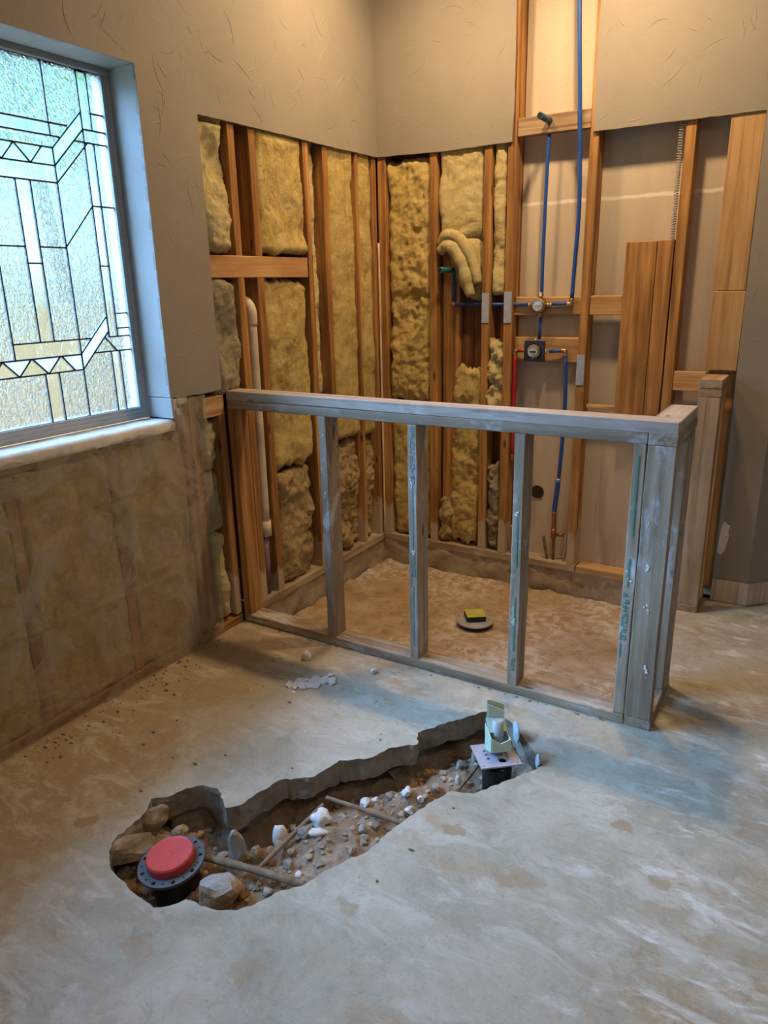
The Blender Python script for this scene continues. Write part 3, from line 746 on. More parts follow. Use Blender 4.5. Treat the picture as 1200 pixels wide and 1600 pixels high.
sb = thing('half_wall_post', (1.785, -.1, 0), 'short timber end post with double top plate standing against the back wall', 'wall post')
board('top_plate', sb, (1.737, -.215, HP-T+.004), (1.829, -.001-D, HP+.004), M_STUB)
board('top_plate', sb, (1.738, -.213, HP-2*T+.004), (1.829, -.001-D, HP-T+.003), M_STUB)
board('stud', sb, (1.738, -.213, T), (1.829, -.175, HP-2*T+.003), M_STUB, seg=5)
board('stud', sb, (1.740, -.174, T), (1.827, -.136, HP-2*T+.003), M_FRAMEY, seg=3)
board('stud', sb, (1.740, -.052, T), (1.827, -.014, HP-2*T+.003), M_FRAMEY)
board('bottom_plate', sb, (1.738, -.215, .0005), (1.829, -.001-D, T-.0003), M_STUB)

# ================================================================== INSULATION
def batt(label, wall, u0, u1, z0, z1, d=-.02, amp=.016, seed=0, mat=None, edge=.017, res=.0095, back=None, rough=1.0, bend=None, rnd_=.03, name='insulation_batt', group=None, ragged=.02):
    bk = back if back is not None else (-.11 if wall == 'L' else -.082)
    nu = max(4, int((u1-u0)/res)); nz = max(6, int((z1-z0)/res)); off = Vector((seed*3.7, seed*1.3, seed*7.1))
    cu, cz = (u0+u1)/2, z0
    def P(u, z, dd): return Vector((dd, u-cu, z-cz)) if wall == 'L' else Vector((u-cu, -dd, z-cz))
    bm = bmesh.new(); G = []
    for j in range(nz+1):
        t = j/nz; row = []
        for i in range(nu+1):
            s = i/nu; q = Vector((u0+s*(u1-u0), z0+t*(z1-z0), 0))+off
            u = u0+s*(u1-u0); z = z0+t*(z1-z0)
            ex = (2*s-1); u += edge*fbm(Vector((seed+9*round(s), z*7, 1)), 4)*abs(ex)**4
            et = (2*t-1); z += ragged*fbm(Vector((u*14, seed+5*round(t), 2)), 4)*abs(et)**12
            r = min(s*(u1-u0), (1-s)*(u1-u0)); rz = min(t*(z1-z0), (1-t)*(z1-z0))
            fall = (1-min(1, r/rnd_))**2*rnd_*.8 + (1-min(1, rz/rnd_))**2*rnd_*.8
            nn = amp*(.85*fbm(q*5.0, 2)+.30*fbm(q*17, 3)*rough-.42*abs(fbm(Vector((q.x*24, q.y*14, 0))+off, 2))*rough+.14*fbm(q*70, 2)*rough)
            dd = d+nn-fall
            if z > ZT-.02 or (wall == 'L' and u < -1.318 and z > 1.08): dd = min(dd, -.004)
            if bend and z < ZT-.02:
                bu, bd = bend(s, t); u += bu; dd += bd
            row.append(bm.verts.new(P(u, z, max(dd, bk+.004))))
        G.append(row)
    for a, b in zip(G, G[1:]):
        for i in range(nu): bm.faces.new((a[i], a[i+1], b[i+1], b[i]))
    ringv = G[0][:] + [r[-1] for r in G[1:]] + G[-1][-2::-1] + [r[0] for r in G[-2:0:-1]]
    rb = []
    for v in ringv:
        c = v.co.copy()
        if wall == 'L': c.x = bk
        else: c.y = -bk
        rb.append(bm.verts.new(c))
    n = len(ringv)
    for i in range(n): bm.faces.new((ringv[i], ringv[(i+1) % n], rb[(i+1) % n], rb[i]))
    bm.faces.new(rb)
    loc = (0, cu, cz) if wall == 'L' else (cu, 0, cz)
    o = bmlink(name, bm, mat or M_INS, None, loc, smooth=True)
    tag(o, label, 'insulation', group); return o
def puff(s, t): return (0, .03*math.sin(t*9)*math.sin(PI*s))
GI = 'yellow fiberglass stuffed between the studs'
batt('puffy pale fiberglass batt beside the taupe drywall edge, above the orange crosspiece', 'L', -1.338, -1.160, 1.645, 2.22, .000, .036, 1, M_INSP, bend=puff, group=GI)
batt('grey-yellow fiberglass batt beside the drywall edge, just under the orange crosspiece', 'L', -1.330, -1.160, 1.055, 1.535, -.004, .030, 2, M_INSG, bend=puff, group=GI)
batt('narrow crushed fiberglass strip squeezed behind the first exposed stud, above the crosspiece', 'L', -1.108, -1.030, 1.640, 2.22, -.055, .030, 3, M_INSP, group=GI)
batt('narrow torn fiberglass strip beside the white plastic pipe', 'L', -1.106, -1.030, .52, 1.535, -.095, .016, 4, M_INSG, group=GI)
batt('wide smooth yellow fiberglass batt ending in a tuft just above the orange crosspiece', 'L', -.978, -.652, 1.648, 2.22, .000, .018, 5, M_INS, bend=lambda s, t: (0, .02*max(0, 1-t*7)), group=GI)
batt('wide yellow fiberglass batt below the orange crosspiece, its lower edge at a dark seam', 'L', -.978, -.656, .660, 1.535, -.006, .018, 6, M_INS, ragged=.05, group=GI)
batt('crumpled brown fiberglass batt low on the window wall, seen behind the half wall', 'L', -.976, -.690, .052, .630, -.002, .034, 7, M_INSB, rough=1.4, group=GI)
batt('slim fiberglass strip squeezed between two close studs in the middle of the window wall', 'L', -.604, -.505, .95, 2.22, -.035, .024, 8, M_INSP, group=GI)
batt('tall bright yellow fiberglass batt, second bay from the room corner on the window wall', 'L', -.452, -.216, .70, 2.22, -.003, .013, 9, M_INS, rough=.8, group=GI)
batt('tall yellow fiberglass batt next to the room corner on the window wall', 'L', -.186, -.046, .68, 2.22, -.003, .012, 10, M_INS, rough=.8, group=GI)
batt('lumpy torn fiberglass wad low in the second bay, below the tall bright batt', 'L', -.452, -.216, .055, .68, -.030, .048, 11, M_INSB, rough=1.5, group=GI)
batt('lumpy torn fiberglass wad at the bottom of the corner bay on the window wall', 'L', -.186, -.046, .055, .66, -.030, .044, 12, M_INSB, rough=1.5, group=GI)
batt('thin brown fiberglass scrap low in the gap between the doubled studs of the window wall', 'L', -.604, -.505, .055, .90, -.070, .026, 27, M_INSB, group=GI)
batt('shaggy matted fiberglass batt filling the first bay right of the room corner', 'B', .056, .312, .870, 2.125, .000, .024, 13, M_INS, rough=1.6, group=GI)
batt('folded roll of fiberglass between the two batts right of the room corner', 'B', .056, .312, .760, .868, .004, .016, 14, M_INS, rnd_=.05, group=GI)
batt('lower fiberglass batt standing on the back wall sill beside the room corner', 'B', .056, .312, .055, .752, -.012, .018, 15, M_INS, group=GI)
batt('wide pale yellow fiberglass batt hanging above the teal pipe stub on the back wall', 'B', .362, .616, 1.72, 2.22, -.004, .018, 16, M_INSP, group=GI)
batt('drooping roll of pale fiberglass curling down past the teal pipe stub', 'B', .366, .614, 1.42, 1.74, -.018, .020, 17, M_INSP, rnd_=.05, back=-.05, bend=lambda s, t: (.15*(1-t)**1.2*(1-s), .012*math.sin(PI*t)), group=GI)
droop = bpy.data.objects['insulation_batt.016']
tube('fold', [(.375, .012, 1.700), (.415, -.006, 1.738), (.480, -.014, 1.728), (.535, -.012, 1.672), (.575, -.008, 1.590), (.600, -.004, 1.500)], .030, M_INSP, droop, rf=lambda t: (.75+.3*math.sin(PI*t))*(1+.22*fbm(Vector((t*7, 2, 0)), 3)))
tube('fold', [(.378, .004, 1.665), (.425, -.010, 1.690), (.475, -.020, 1.668), (.515, -.018, 1.600), (.540, -.012, 1.520), (.560, -.006, 1.440)], .034, M_INSP, droop, rf=lambda t: (.75+.3*math.sin(PI*t))*(1+.22*fbm(Vector((t*7, 9, 0)), 3)))
batt('narrow pale fiberglass strip hanging between the two metal-plated studs of the back wall', 'B', .661, .742, 1.44, 2.22, -.008, .024, 18, M_INSP, group=GI)
batt('torn column of yellow fiberglass leaning low in the bay left of the metal-plated studs', 'B', .430, .612, .060, 1.06, -.014, .030, 19, M_INS, back=-.05, ragged=.09, bend=lambda s, t: (.03*(t-.3), 0), group=GI)
batt('crumbling fiberglass lump wedged under the metal plates, high beside the red pipe', 'B', .655, .746, .74, 1.20, .012, .050, 20, M_INSP, rough=1.7, ragged=.07, group=GI)
batt('crumbled fiberglass column on the sill between the last two insulated studs', 'B', .664, .740, .060, .56, -.004, .040, 21, M_INSG, rough=1.8, ragged=.05, group=GI)
batt('small heap of rust-stained fiberglass on the sill beside the leaning torn column', 'B', .364, .452, .055, .32, -.004, .040, 22, M_INSB, rough=1.8, group=GI)
# slit by the half wall end and behind the plastic
batt('pale curl of fiberglass under the small block left of the half wall end', 'L', -1.415, -1.345, .74, .965, -.012, .045, 23, M_INSP, group=GI)
batt('flat olive fiberglass piece showing between the plastic sheet and the half wall', 'L', -1.425, -1.345, .47, .735, -.010, .018, 24, M_INSG, group=GI)
batt('long thin fiberglass strip near the floor between the plastic sheet and the half wall', 'L', -1.420, -1.345, .045, .45, -.014, .034, 25, M_INSP, group=GI)
batt('olive fiberglass batt seen through the plastic right of the dark stud under the window', 'L', -1.874, -1.555, .045, .935, -.004, .012, 30, M_INS, rnd_=.010, edge=.008, group=GI)
batt('olive fiberglass batt seen through the plastic left of the dark stud under the window', 'L', -2.288, -1.925, .045, .935, -.004, .012, 31, M_INS, rnd_=.010, edge=.008, group=GI)
batt('olive fiberglass batt behind the plastic at the left edge of the photo', 'L', -2.70, -2.335, .045, .935, -.004, .012, 32, M_INS, rnd_=.010, edge=.008, group=GI)

# plastic vapour sheet
bm = bmesh.new(); NY, NZ = 190, 110; G = []; y0, y1 = -3.90, -1.43
for j in range(NZ+1):
    row = []
    for i in range(NY+1):
        y = y0+(y1-y0)*i/NY; top = 1.084 if y > -1.598 else .975+.012*fbm(Vector((y*8, 0, 4)), 3)
        if -1.615 < y <= -1.598: top = 1.02
        z = .002+(top-.002)*j/NZ; t = j/NZ
        if i == NY: y += .010*fbm(Vector((3, z*9, 0)), 3)
        yy = y+(.012*(z-.5) if i > NY-12 else 0); q = Vector((0, y, z))
        x = .0095 + .0065*fbm(Vector((0, y*9, z*2.2)), 4) + .004*abs(fbm(Vector((3, y*22+z*6, z*9)), 3)) + .006*abs(fbm(Vector((7, y*12, z*5)), 2))*max(0, 1-z*6)
        for zc, slope, a in ((.767, 0, .004), (.39, -.03, .005)):
            dz = z-(zc+slope*(y+2.1)); x += a*math.exp(-(dz/.006)**2)*(1 if y < -1.75 else .3)
        if y > -1.60: x += .004*math.sin(y*150+z*5)
        x += .006*max(0, fbm(Vector((11, y*16+z*9, z*5-y*3)), 2)-.12)+.005*max(0, fbm(Vector((2, y*13-z*12, z*4)), 2)-.15)
        row.append(bm.verts.new((max(x, .0045)+.004, yy+1.43, z)))
    G.append(row)
for a, b in zip(G, G[1:]):
    for i in range(NY): bm.faces.new((a[i], a[i+1], b[i+1], b[i]))
ps = bmlink('plastic_sheet', bm, M_FILM, None, (0, -1.43, 0), smooth=True)
tag(ps, 'wrinkled milky plastic sheet stapled over the studs and insulation under the window', 'plastic sheet')

# ================================================================== PLUMBING (back wall)
PY = .035
def coupling(parent, c, axis, r, L, mat, name='fitting'):
    a = Vector(axis).normalized()*L/2; c = Vector(c); return tube(name, [c-a, c+a], r, mat, parent, False, 14)
# riser to the shower arm stub
t = thing('shower_riser', (.931, PY, 1.43), 'blue pipe rising from the upper valve to a blue-grey stub at the old block', 'pipe')
tube('pipe', [(.930, PY-.005, 1.43), (.929, PY-.008, 1.57), (.931, PY-.010, 1.867), (.935, PY-.010, 2.185)], .0085, M_BLUE, t)
tube('stub', [(.941, PY-.03, 2.212), (.941, -.125, 2.212)], .0145, M_STUBP, t, False, 16)
tube('stub_hole_shade', [(.941, -.1245, 2.212), (.941, -.1256, 2.212)], .0115, M_DARK, t, False, 16)  # dark disc painting in the shade inside the open pipe end
tube('elbow', [(.937, PY-.010, 2.178), (.938, PY-.010, 2.205), (.941, PY-.02, 2.213), (.941, PY-.040, 2.213)], .012, M_BRASS, t)
t = thing('supply_pipe', (1.10, PY, 1.39), 'long blue pipe running from the upper valve up to the ceiling', 'pipe')
tube('pipe', [(1.045, -.005, 3.05), (1.058, -.005, 2.678), (1.085, -.004, 2.234), (1.101, .004, 1.90), (1.100, .012, 1.75), (1.091, .022, 1.60), (1.084, .027, 1.415)], .0095, M_BLUE, t)
tube('pipe', [(.985, PY-.008, 1.392), (1.070, PY-.008, 1.394)], .0085, M_BLUE, t, False)
tube('elbow', [(1.083, PY-.008, 1.418), (1.083, PY-.008, 1.396), (1.078, PY-.008, 1.393), (1.060, PY-.008, 1.393)], .0115, M_BRASS, t, True)
coupling(t, (1.066, PY-.008, 1.393), (1, 0, 0), .0125, .008, M_DIAL, 'crimp_ring')
t = thing('spout_pipe', (.44, PY, 1.395), 'blue pipe running left through the plated studs up to a teal spout stub', 'pipe')
tube('pipe', [(.445, PY, 1.395), (.875, PY-.006, 1.391)], .0085, M_BLUE, t, False)
tube('pipe', [(.4375, PY, 1.405), (.441, PY, 1.545)], .0085, M_BLUE, t, False)
tube('elbow', [(.437, PY, 1.412), (.437, PY, 1.398), (.440, PY, 1.395), (.455, PY, 1.395)], .011, M_BRASS, t)
tube('elbow', [(.441, PY, 1.54), (.442, PY, 1.562), (.444, PY-.012, 1.568), (.445, PY-.03, 1.568)], .012, M_TEAL, t)
tube('stub', [(.445, PY-.025, 1.568), (.445, -.135, 1.568)], .014, M_TEAL, t, False, 16)
tube('stub_hole_shade', [(.445, -.1345, 1.568), (.445, -.1356, 1.568)], .011, M_DARK, t, False, 16)  # shade of the open spout end, painted as a dark disc
def valve(name, c, label, plate=False):
    t = thing(name, c, label, 'valve'); c = Vector(c)
    Rm = Matrix.Translation(c) @ Matrix.Rotation(PI/2, 4, 'X')
    bm = bmesh.new(); lathe(bm, [(0, -.030), (.026, -.030), (.030, -.02), (.030, .012), (.034, .016), (.034, .024), (.029, .026), (0, .026)], 28, Rm)
    o = bmlink('body', bm, M_BRASS, t, smooth=False)
    bm = bmesh.new(); lathe(bm, [(0, .0262), (.027, .0262), (.0285, .031), (.026, .036), (.022, .034), (0, .034)], 28, Rm)
    bmlink('dial', bm, M_DIAL, t)
    board('dial_pointer', t, c+Vector((-.014, -.042, -.0045)), c+Vector((.016, -.0345, .0035)), M_BLACK if plate else M_STEEL, bev=.001, jit=.0005)
    for k in range(3):
        a = .5+2*PI*k/3; board('screw', t, c+Vector((math.cos(a)*.031-.004, -.030, math.sin(a)*.031-.004)), c+Vector((math.cos(a)*.031+.004, -.020, math.sin(a)*.031+.004)), M_BRASS, bev=.001)
    for dx, dz in ((-1, 0), (1, 0), (0, 1), (0, -1)):
        d_ = Vector((dx, 0, dz))
        if plate and dz == -1: continue
        tube('outlet', [c+d_*.026+Vector((0, .006, 0)), c+d_*.052+Vector((0, .004, 0))], .011, M_BRASS, t, False, 12)
        coupling(t, c+d_*.056+Vector((0, .004, 0)), d_, .0105, .008, M_DIAL, 'crimp_ring')
    if plate:
        bm = bmesh.new(); add_box(bm, c+Vector((-.055, -.012, -.052)), c+Vector((.055, -.004, .052))); bmesh.ops.bevel(bm, geom=list(bm.edges), offset=.002, segments=1, affect='EDGES')
        bmlink('cover_plate', bm, M_BLACK, t)
    return t
valve('diverter_valve', (.925, .022, 1.388), 'upper brass shower valve with round steel dial on a pine block')
valve('mixing_valve', (.911, .018, 1.163), 'lower brass shower valve with steel dial on a square black plate', True)
t = thing('link_pipe', (.931, PY, 1.21), 'short blue pipe joining the two shower valves', 'pipe')
tube('pipe', [(.930, .026, 1.330), (.928, .024, 1.222)], .0085, M_BLUE, t, False)
t = thing('hot_water_pipe', (.79, PY, .57), 'red hot water pipe running down beside the last plated stud', 'pipe')
tube('pipe', [(.858, .024, 1.164), (.812, .026, 1.163)], .0085, M_RED, t, False)
tube('pipe', [(.8005, .028, 1.148), (.799, .030, .90), (.799, .034, .60)], .0105, M_RED, t)
tube('elbow', [(.816, .026, 1.163), (.804, .027, 1.161), (.8005, .028, 1.155), (.8005, .028, 1.138)], .0115, M_BRASS, t)
tube('elbow', [(.799, .034, .61), (.799, .034, .58), (.801, .038, .572), (.801, .060, .571)], .0115, M_COPPER, t)
t = thing('cold_water_pipe', (1.06, PY, .3), 'blue pipe dropping from the lower valve to the copper pipe near the sill', 'pipe')
tube('pipe', [(.984, .024, 1.163), (1.055, .027, 1.168)], .0085, M_BLUE, t, False)
tube('elbow', [(1.045, .027, 1.168), (1.060, .027, 1.168), (1.066, .027, 1.162), (1.067, .027, 1.140)], .0115, M_BRASS, t)
tube('pipe', [(1.067, .027, 1.150), (1.078, .028, .878), (1.064, .030, .505)], .0095, M_BLUE, t)
coupling(t, (1.063, .030, .497), (.1, 0, 1), .0115, .022, M_DIAL, 'crimp_ring')
tube('pipe', [(1.063, .030, .495), (1.054, .031, .40), (1.048, .032, .325)], .0125, M_BLUE, t)
t = thing('copper_pipe', (1.05, PY, .06), 'old copper pipe with a side branch rising from the back wall sill', 'pipe')
tube('pipe', [(1.048, .032, .325), (1.049, .033, .24), (1.050, .034, .18)], .0120, M_COPPER, t)
tube('pipe', [(1.050, .034, .19), (1.052, .036, .11), (1.053, .038, .05)], .0085, M_COPPER, t)
coupling(t, (1.050, .034, .20), (0, 0, 1), .0145, .055, M_COPPER, 'tee')
tube('branch', [(1.058, .034, .192), (1.112, .034, .197)], .0095, M_COPPER, t, False)
tube('branch', [(1.110, .034, .195), (1.120, .036, .15), (1.110, .040, .05)], .006, M_CLEARP, t)
o = tube('rod', [(.995, .030, .178), (1.008, .032, .11), (1.020, .036, .046)], .0085, M_TWIG); tag(o, 'short dark rod leaning beside the copper pipe', 'rod')
o = tube('copper_stub', [(.806, .030, .205), (.818, .032, .19), (.818, .034, .12), (.812, .036, .05)], .011, M_CLEARP); tag(o, 'bent grey pipe end on the sill at the foot of the last plated stud', 'pipe')
# ribbed strip beside the stud
bm = bmesh.new(); P = []
for i in range(46*8+1):
    a = i/8*2*PI; z = 2.135-.475*i/(46*8); P.append(Vector((.010*math.cos(a), .008*math.sin(a), z-1.66)))
add_tube(bm, P, .0022, 5); o = bmlink('coiled_wire', bm, M_GREYD, None, (1.528, .012, 1.66), smooth=True); tag(o, 'thin ribbed grey coil running down the stud above the doubled boards', 'coil')
# white drain vent in the window wall
t = thing('vent_pipe', (-.050, -1.068, .05), 'dusty white plastic vent pipe standing between the first two studs of the window wall', 'pipe')
tube('pipe', [(-.024, -1.060, 1.37), (-.024, -1.062, 1.0), (-.024, -1.066, .40)], .023, M_PVC, t)
tube('elbow', [(-.024, -1.060, 1.34), (-.024, -1.060, 1.40), (-.045, -1.058, 1.435), (-.095, -1.055, 1.448)], .026, M_PVC, t)
coupling(t, (-.024, -1.066, .39), (0, 0, 1), .028, .075, M_PVC, 'coupling')
tube('pipe', [(-.028, -1.068, .36), (-.036, -1.070, .055)], .018, M_PURPLE, t, False)
o = tube('conduit', [(.010, -.014, 1.72), (.012, -.016, 1.3), (.012, -.016, .9), (.013, -.016, .055)], .006, M_PVC); tag(o, 'thin white line running down the room corner between the corner studs', 'pipe')

# ================================================================== FLOOR THINGS
# shower drain
t = thing('shower_drain', (.852, -.545, -.147), 'round grey shower drain flange set in the sunken dirt floor', 'drain')
bm = bmesh.new(); lathe(bm, [(0, 0), (.078, 0), (.082, .012), (.070, .020), (0, .020)], 32, Matrix.Translation((.852, -.545, -.145))); bmlink('base', bm, M_BLACK, t)
bm = bmesh.new(); lathe(bm, [(0, .0), (.090, .0), (.092, .005), (.088, .009), (.03, .010), (0, .010)], 36, Matrix.Translation((.852, -.545, -.124))); bmlink('flange', bm, M_GREYD, t)
t = thing('drain_cover', (.848, -.535, -.113), 'square black drain cover with lime and tan sticker on the round drain', 'drain cover')
Rm = Matrix.Translation((.848, -.535, -.1125)) @ Matrix.Rotation(.62, 4, 'Z')
bm = bmesh.new(); add_box(bm, (-.048, -.048, 0), (.048, .048, .026)); bmesh.ops.bevel(bm, geom=list(bm.edges), offset=.004, segments=2, affect='EDGES'); bmesh.ops.transform(bm, matrix=Rm, verts=bm.verts); bmlink('body', bm, M_BLACK, t)
bm = bmesh.new(); add_box(bm, (-.046, -.046, .0262), (.046, .046, .0278)); bmesh.ops.transform(bm, matrix=Rm, verts=bm.verts); bmlink('sticker', bm, M_TAPE, t)
bm = bmesh.new(); add_box(bm, (-.046, -.022, .0281), (.046, .024, .0290), Matrix.Rotation(-.25, 4, 'Z')); bmesh.ops.transform(bm, matrix=Rm, verts=bm.verts); bmlink('sticker', bm, M_TAN, t)

# closet flange with red cap
FC = Vector((.822, -2.528, -.022)); Rf = Matrix.Translation(FC) @ Matrix.Rotation(math.radians(5), 4, 'X') @ Matrix.Rotation(math.radians(-3), 4, 'Y')
t = thing('toilet_flange', FC, 'dark grey toilet flange ring on a black pipe at the near end of the hole', 'flange')
bm = bmesh.new(); R0, R1_, N = .066, .092, 72; holes = []
# ring top built with round bolt holes cut through
outer = [Vector((R1_*math.cos(2*PI*k/N), R1_*math.sin(2*PI*k/N))) for k in range(N)]; inner = [Vector((R0*math.cos(2*PI*k/N), R0*math.sin(2*PI*k/N))) for k in range(N)]
pts = outer+inner; ed = [(k, (k+1) % N) for k in range(N)]+[(N+k, N+(k+1) % N) for k in range(N)]; hc = []
for k in range(18):
    a = 2*PI*k/18; rr = .0062 if k % 2 == 0 else .0028
    hc.append((.0805*math.cos(a), .0805*math.sin(a), rr)); b0 = len(pts)
    pts += [Vector((hc[-1][0]+rr*math.cos(2*PI*q/10), hc[-1][1]+rr*math.sin(2*PI*q/10))) for q in range(10)]; ed += [(b0+q, b0+(q+1) % 10) for q in range(10)]
V, E_, F, *_ = delaunay_2d_cdt(pts, ed, [], 0, 1e-7); bv = [bm.verts.new((v.x, v.y, 0)) for v in V]
for f in F:
    c = sum((V[i] for i in f), Vector((0, 0)))/len(f)
    if R0*.998 < c.length and all(math.hypot(c.x-h[0], c.y-h[1]) > h[2]*.96 for h in hc): bm.faces.new([bv[i] for i in f])
r = bmesh.ops.extrude_face_region(bm, geom=list(bm.faces)); bmesh.ops.translate(bm, vec=(0, 0, -.008), verts=[e for e in r['geom'] if isinstance(e, bmesh.types.BMVert)])
bmesh.ops.transform(bm, matrix=Rf, verts=bm.verts); bmlink('ring', bm, M_GREYPL, t)
bm = bmesh.new(); lathe(bm, [(0, -.012), (.066, -.012), (.066, -.16), (0, -.16)], 32, Rf); bmlink('pipe', bm, M_ABS, t)
rc = thing('red_cap', FC, 'round red plastic test cap plugging the toilet flange', 'cap')
bm = bmesh.new(); lathe(bm, [(0, -.008), (.060, -.008), (.0645, 0), (.066, .022), (.063, .027), (.058, .0255), (.010, .0245), (.007, .0265), (0, .027)], 44, Rf); o = bmlink('body', bm, M_REDCAP, rc)
# tub drain rough-in
bx = thing('tub_drain_stub', (1.44, -1.69, -.13), 'black drain pipe topped by a square pale steel plate, far end of hole', 'drain')
bm = bmesh.new(); lathe(bm, [(0, 0), (.048, 0), (.048, .148), (.040, .150), (0, .150)], 28, Matrix.Translation((1.450, -1.700, -.155))); bmlink('pipe', bm, M_ABS, bx)
Rb = Matrix.Translation((1.441, -1.692, .013)) @ Matrix.Rotation(math.radians(40), 4, 'Z') @ Matrix.Rotation(math.radians(-3), 4, 'X')
def plate_with_holes():
    h = .068; pts = [Vector(p) for p in ((-h, -h), (h, -h), (h, h), (-h, h))]; ed = [(k, (k+1) % 4) for k in range(4)]; hc = [(-.030, -.018, .006), (-.030, .004, .006), (-.030, .026, .006), (.012, -.035, .014), (-.056, -.056, .0025), (.056, -.056, .0025), (.056, .056, .0025), (-.056, .056, .0025)]
    for a, b, r_ in hc:
        b0 = len(pts); pts += [Vector((a+r_*math.cos(2*PI*q/12), b+r_*math.sin(2*PI*q/12))) for q in range(12)]; ed += [(b0+q, b0+(q+1) % 12) for q in range(12)]
    V, E_, F, *_ = delaunay_2d_cdt(pts, ed, [], 0, 1e-7); bm = bmesh.new(); bv = [bm.verts.new((v.x, v.y, 0)) for v in V]
    for f in F:
        c = sum((V[i] for i in f), Vector((0, 0)))/len(f)
        if all(math.hypot(c.x-q[0], c.y-q[1]) > q[2]*.97 for q in hc): bm.faces.new([bv[i] for i in f])
    r = bmesh.ops.extrude_face_region(bm, geom=list(bm.faces)); bmesh.ops.translate(bm, vec=(0, 0, .005), verts=[e for e in r['geom'] if isinstance(e, bmesh.types.BMVert)])
    bmesh.ops.transform(bm, matrix=Rb, verts=bm.verts); bmlink('plate', bm, M_PLATE, bx)
plate_with_holes()
tube('riser', [Rb @ Vector((.010, .012, .004)), Rb @ Vector((.010, .012, .125))], .019, M_CLEARP, bx, False, 18)
gf = thing('foam_wrap', (1.445, -1.68, .02), 'pale green folded foam wrapped around the riser on the square steel plate', 'foam wrap')
def panel(name, pts, th, mat, parent, mw=Rb):
    bm = bmesh.new(); P = [Vector(p) for p in pts]; n = (P[1]-P[0]).cross(P[2]-P[1]).normalized()*th
    a = [bm.verts.new(mw @ p) for p in P]; b = [bm.verts.new(mw @ (p+n)) for p in P]; k = len(P)
    bm.faces.new(a); bm.faces.new(b[::-1])
    for i in range(k): bm.faces.new((a[i], a[(i+1) % k], b[(i+1) % k], b[i]))
    return bmlink(name, bm, mat, parent)
x0, x1_, y0_, y1_ = -.022, .040, -.026, .040
panel('front_flap', [(x0, y0_, .030), (x1_, y0_, .030), (x1_, y0_, .072), (x1_*.2, y0_, .060), (x0, y0_, .080)], .003, M_GREEN, gf)
panel('side_flap', [(x1_, y0_, .030), (x1_, y1_, .030), (x1_, y1_, .080), (x1_, y0_, .070)], .003, M_GREEN, gf)
panel('side_flap', [(x0, y1_, .004), (x0, y0_, .030), (x0, y0_, .080), (x0, y1_, .100)], .003, M_GREEN, gf)
panel('back_flap', [(x1_, y1_, .020), (x0, y1_, .020), (x0, y1_, .118), (x1_, y1_, .118)], .003, M_GREEN, gf)
panel('top_flap', [(x0, y0_+.030, .084), (x0, y1_, .120), (x1_, y1_, .118), (x1_, y0_+.030, .086)], .003, M_GREEN, gf)
panel('top_flap', [(x0+.004, y1_+.003, .118), (x1_, y1_+.003, .118), (x1_, y1_+.003, .160), (x0+.022, y1_+.003, .180), (x0+.004, y1_+.003, .185)], .003, M_GREEN, gf)
panel('tab', [(x0+.004, y1_-.010, .128), (x1_-.006, y1_-.014, .122), (x1_-.006, y1_-.012, .148), (x0+.004, y1_-.006, .172)], .003, M_GREEN, gf)
def lump(name, c, size, seed, mat, label=None, cat='stone', group=None, rough=.35, rot=None, sub=2, parent=None, ang=True):
    bm = bmesh.new(); bmesh.ops.create_icosphere(bm, subdivisions=sub, radius=.5); rnd = random.Random(seed)
    pl = [(Vector((rnd.gauss(0, 1), rnd.gauss(0, 1), rnd.gauss(0, .8))).normalized(), rnd.uniform(.28, .42)) for _ in range(9)] if ang else []
    off = Vector((seed*1.7, seed*.9, seed*2.3))
    for v in bm.verts:
        p = v.co.copy()
        for n_, d_ in pl:
            k = p.dot(n_)
            if k > d_: p -= n_*(k-d_)
        p *= 1+rough*.5*fbm(p*2.2+off, 3)
        v.co = Vector((p.x*size[0], p.y*size[1], p.z*size[2]))
    R = Matrix.Rotation(rot if rot is not None else rnd.uniform(0, 6), 3, 'Z')
    bmesh.ops.rotate(bm, verts=bm.verts, cent=(0, 0, 0), matrix=R)
    o = bmlink(name, bm, mat, parent, c, smooth=not ang)
    if label: tag(o, label, cat, group)
    return o
lump('plaster_smear', (1.455, -1.548, .022), (.022, .075, .085), 61, M_BLUETAPE, 'pale blue-white flake of mud propped on the slab edge behind the foam wrap', 'debris', rot=.6)
lump('plaster_smear', (1.568, -1.640, .006), (.022, .06, .05), 62, M_BLUETAPE, 'pale blue-white smear of mud at the far right tip of the hole', 'debris', rot=.3)

# ---- soil in the hole
FARE = [(a[0]+(b[0]-a[0])*i/6, a[1]+(b[1]-a[1])*i/6) for a, b in zip(HOLE[7:32], HOLE[8:33]) for i in range(6)]
def soil_z(x, y):
    p = Vector((x, y, 0)); z = -.100+.020*fbm(p*6, 3)+.014*fbm(p*21, 4)+.008*abs(fbm(p*48, 3))
    df = min(math.hypot(x-ax, y-ay) for ax, ay in FARE); z -= .075*max(0, 1-df/.13)
    z -= .075*math.exp(-((x-.80)**2+(y+2.60)**2)/.008)               # pit around the flange pipe
    z -= .045*math.exp(-((x-.90)**2/.010+(y+2.22)**2/.006))          # dark undercut
    z -= .045*math.exp(-((x-1.45)**2+(y+1.66)**2)/.012)
    z += .035*math.exp(-((x-1.15)**2/.02+(y+2.22)**2/.02))
    z += .03*math.exp(-((x-.70)**2+(y+2.42)**2)/.006)
    return z
bm = bmesh.new(); st = .0075; X0, X1, Y0, Y1 = .52, 1.68, -2.78, -1.36; NX, NY2 = int((X1-X0)/st), int((Y1-Y0)/st); vs = {}
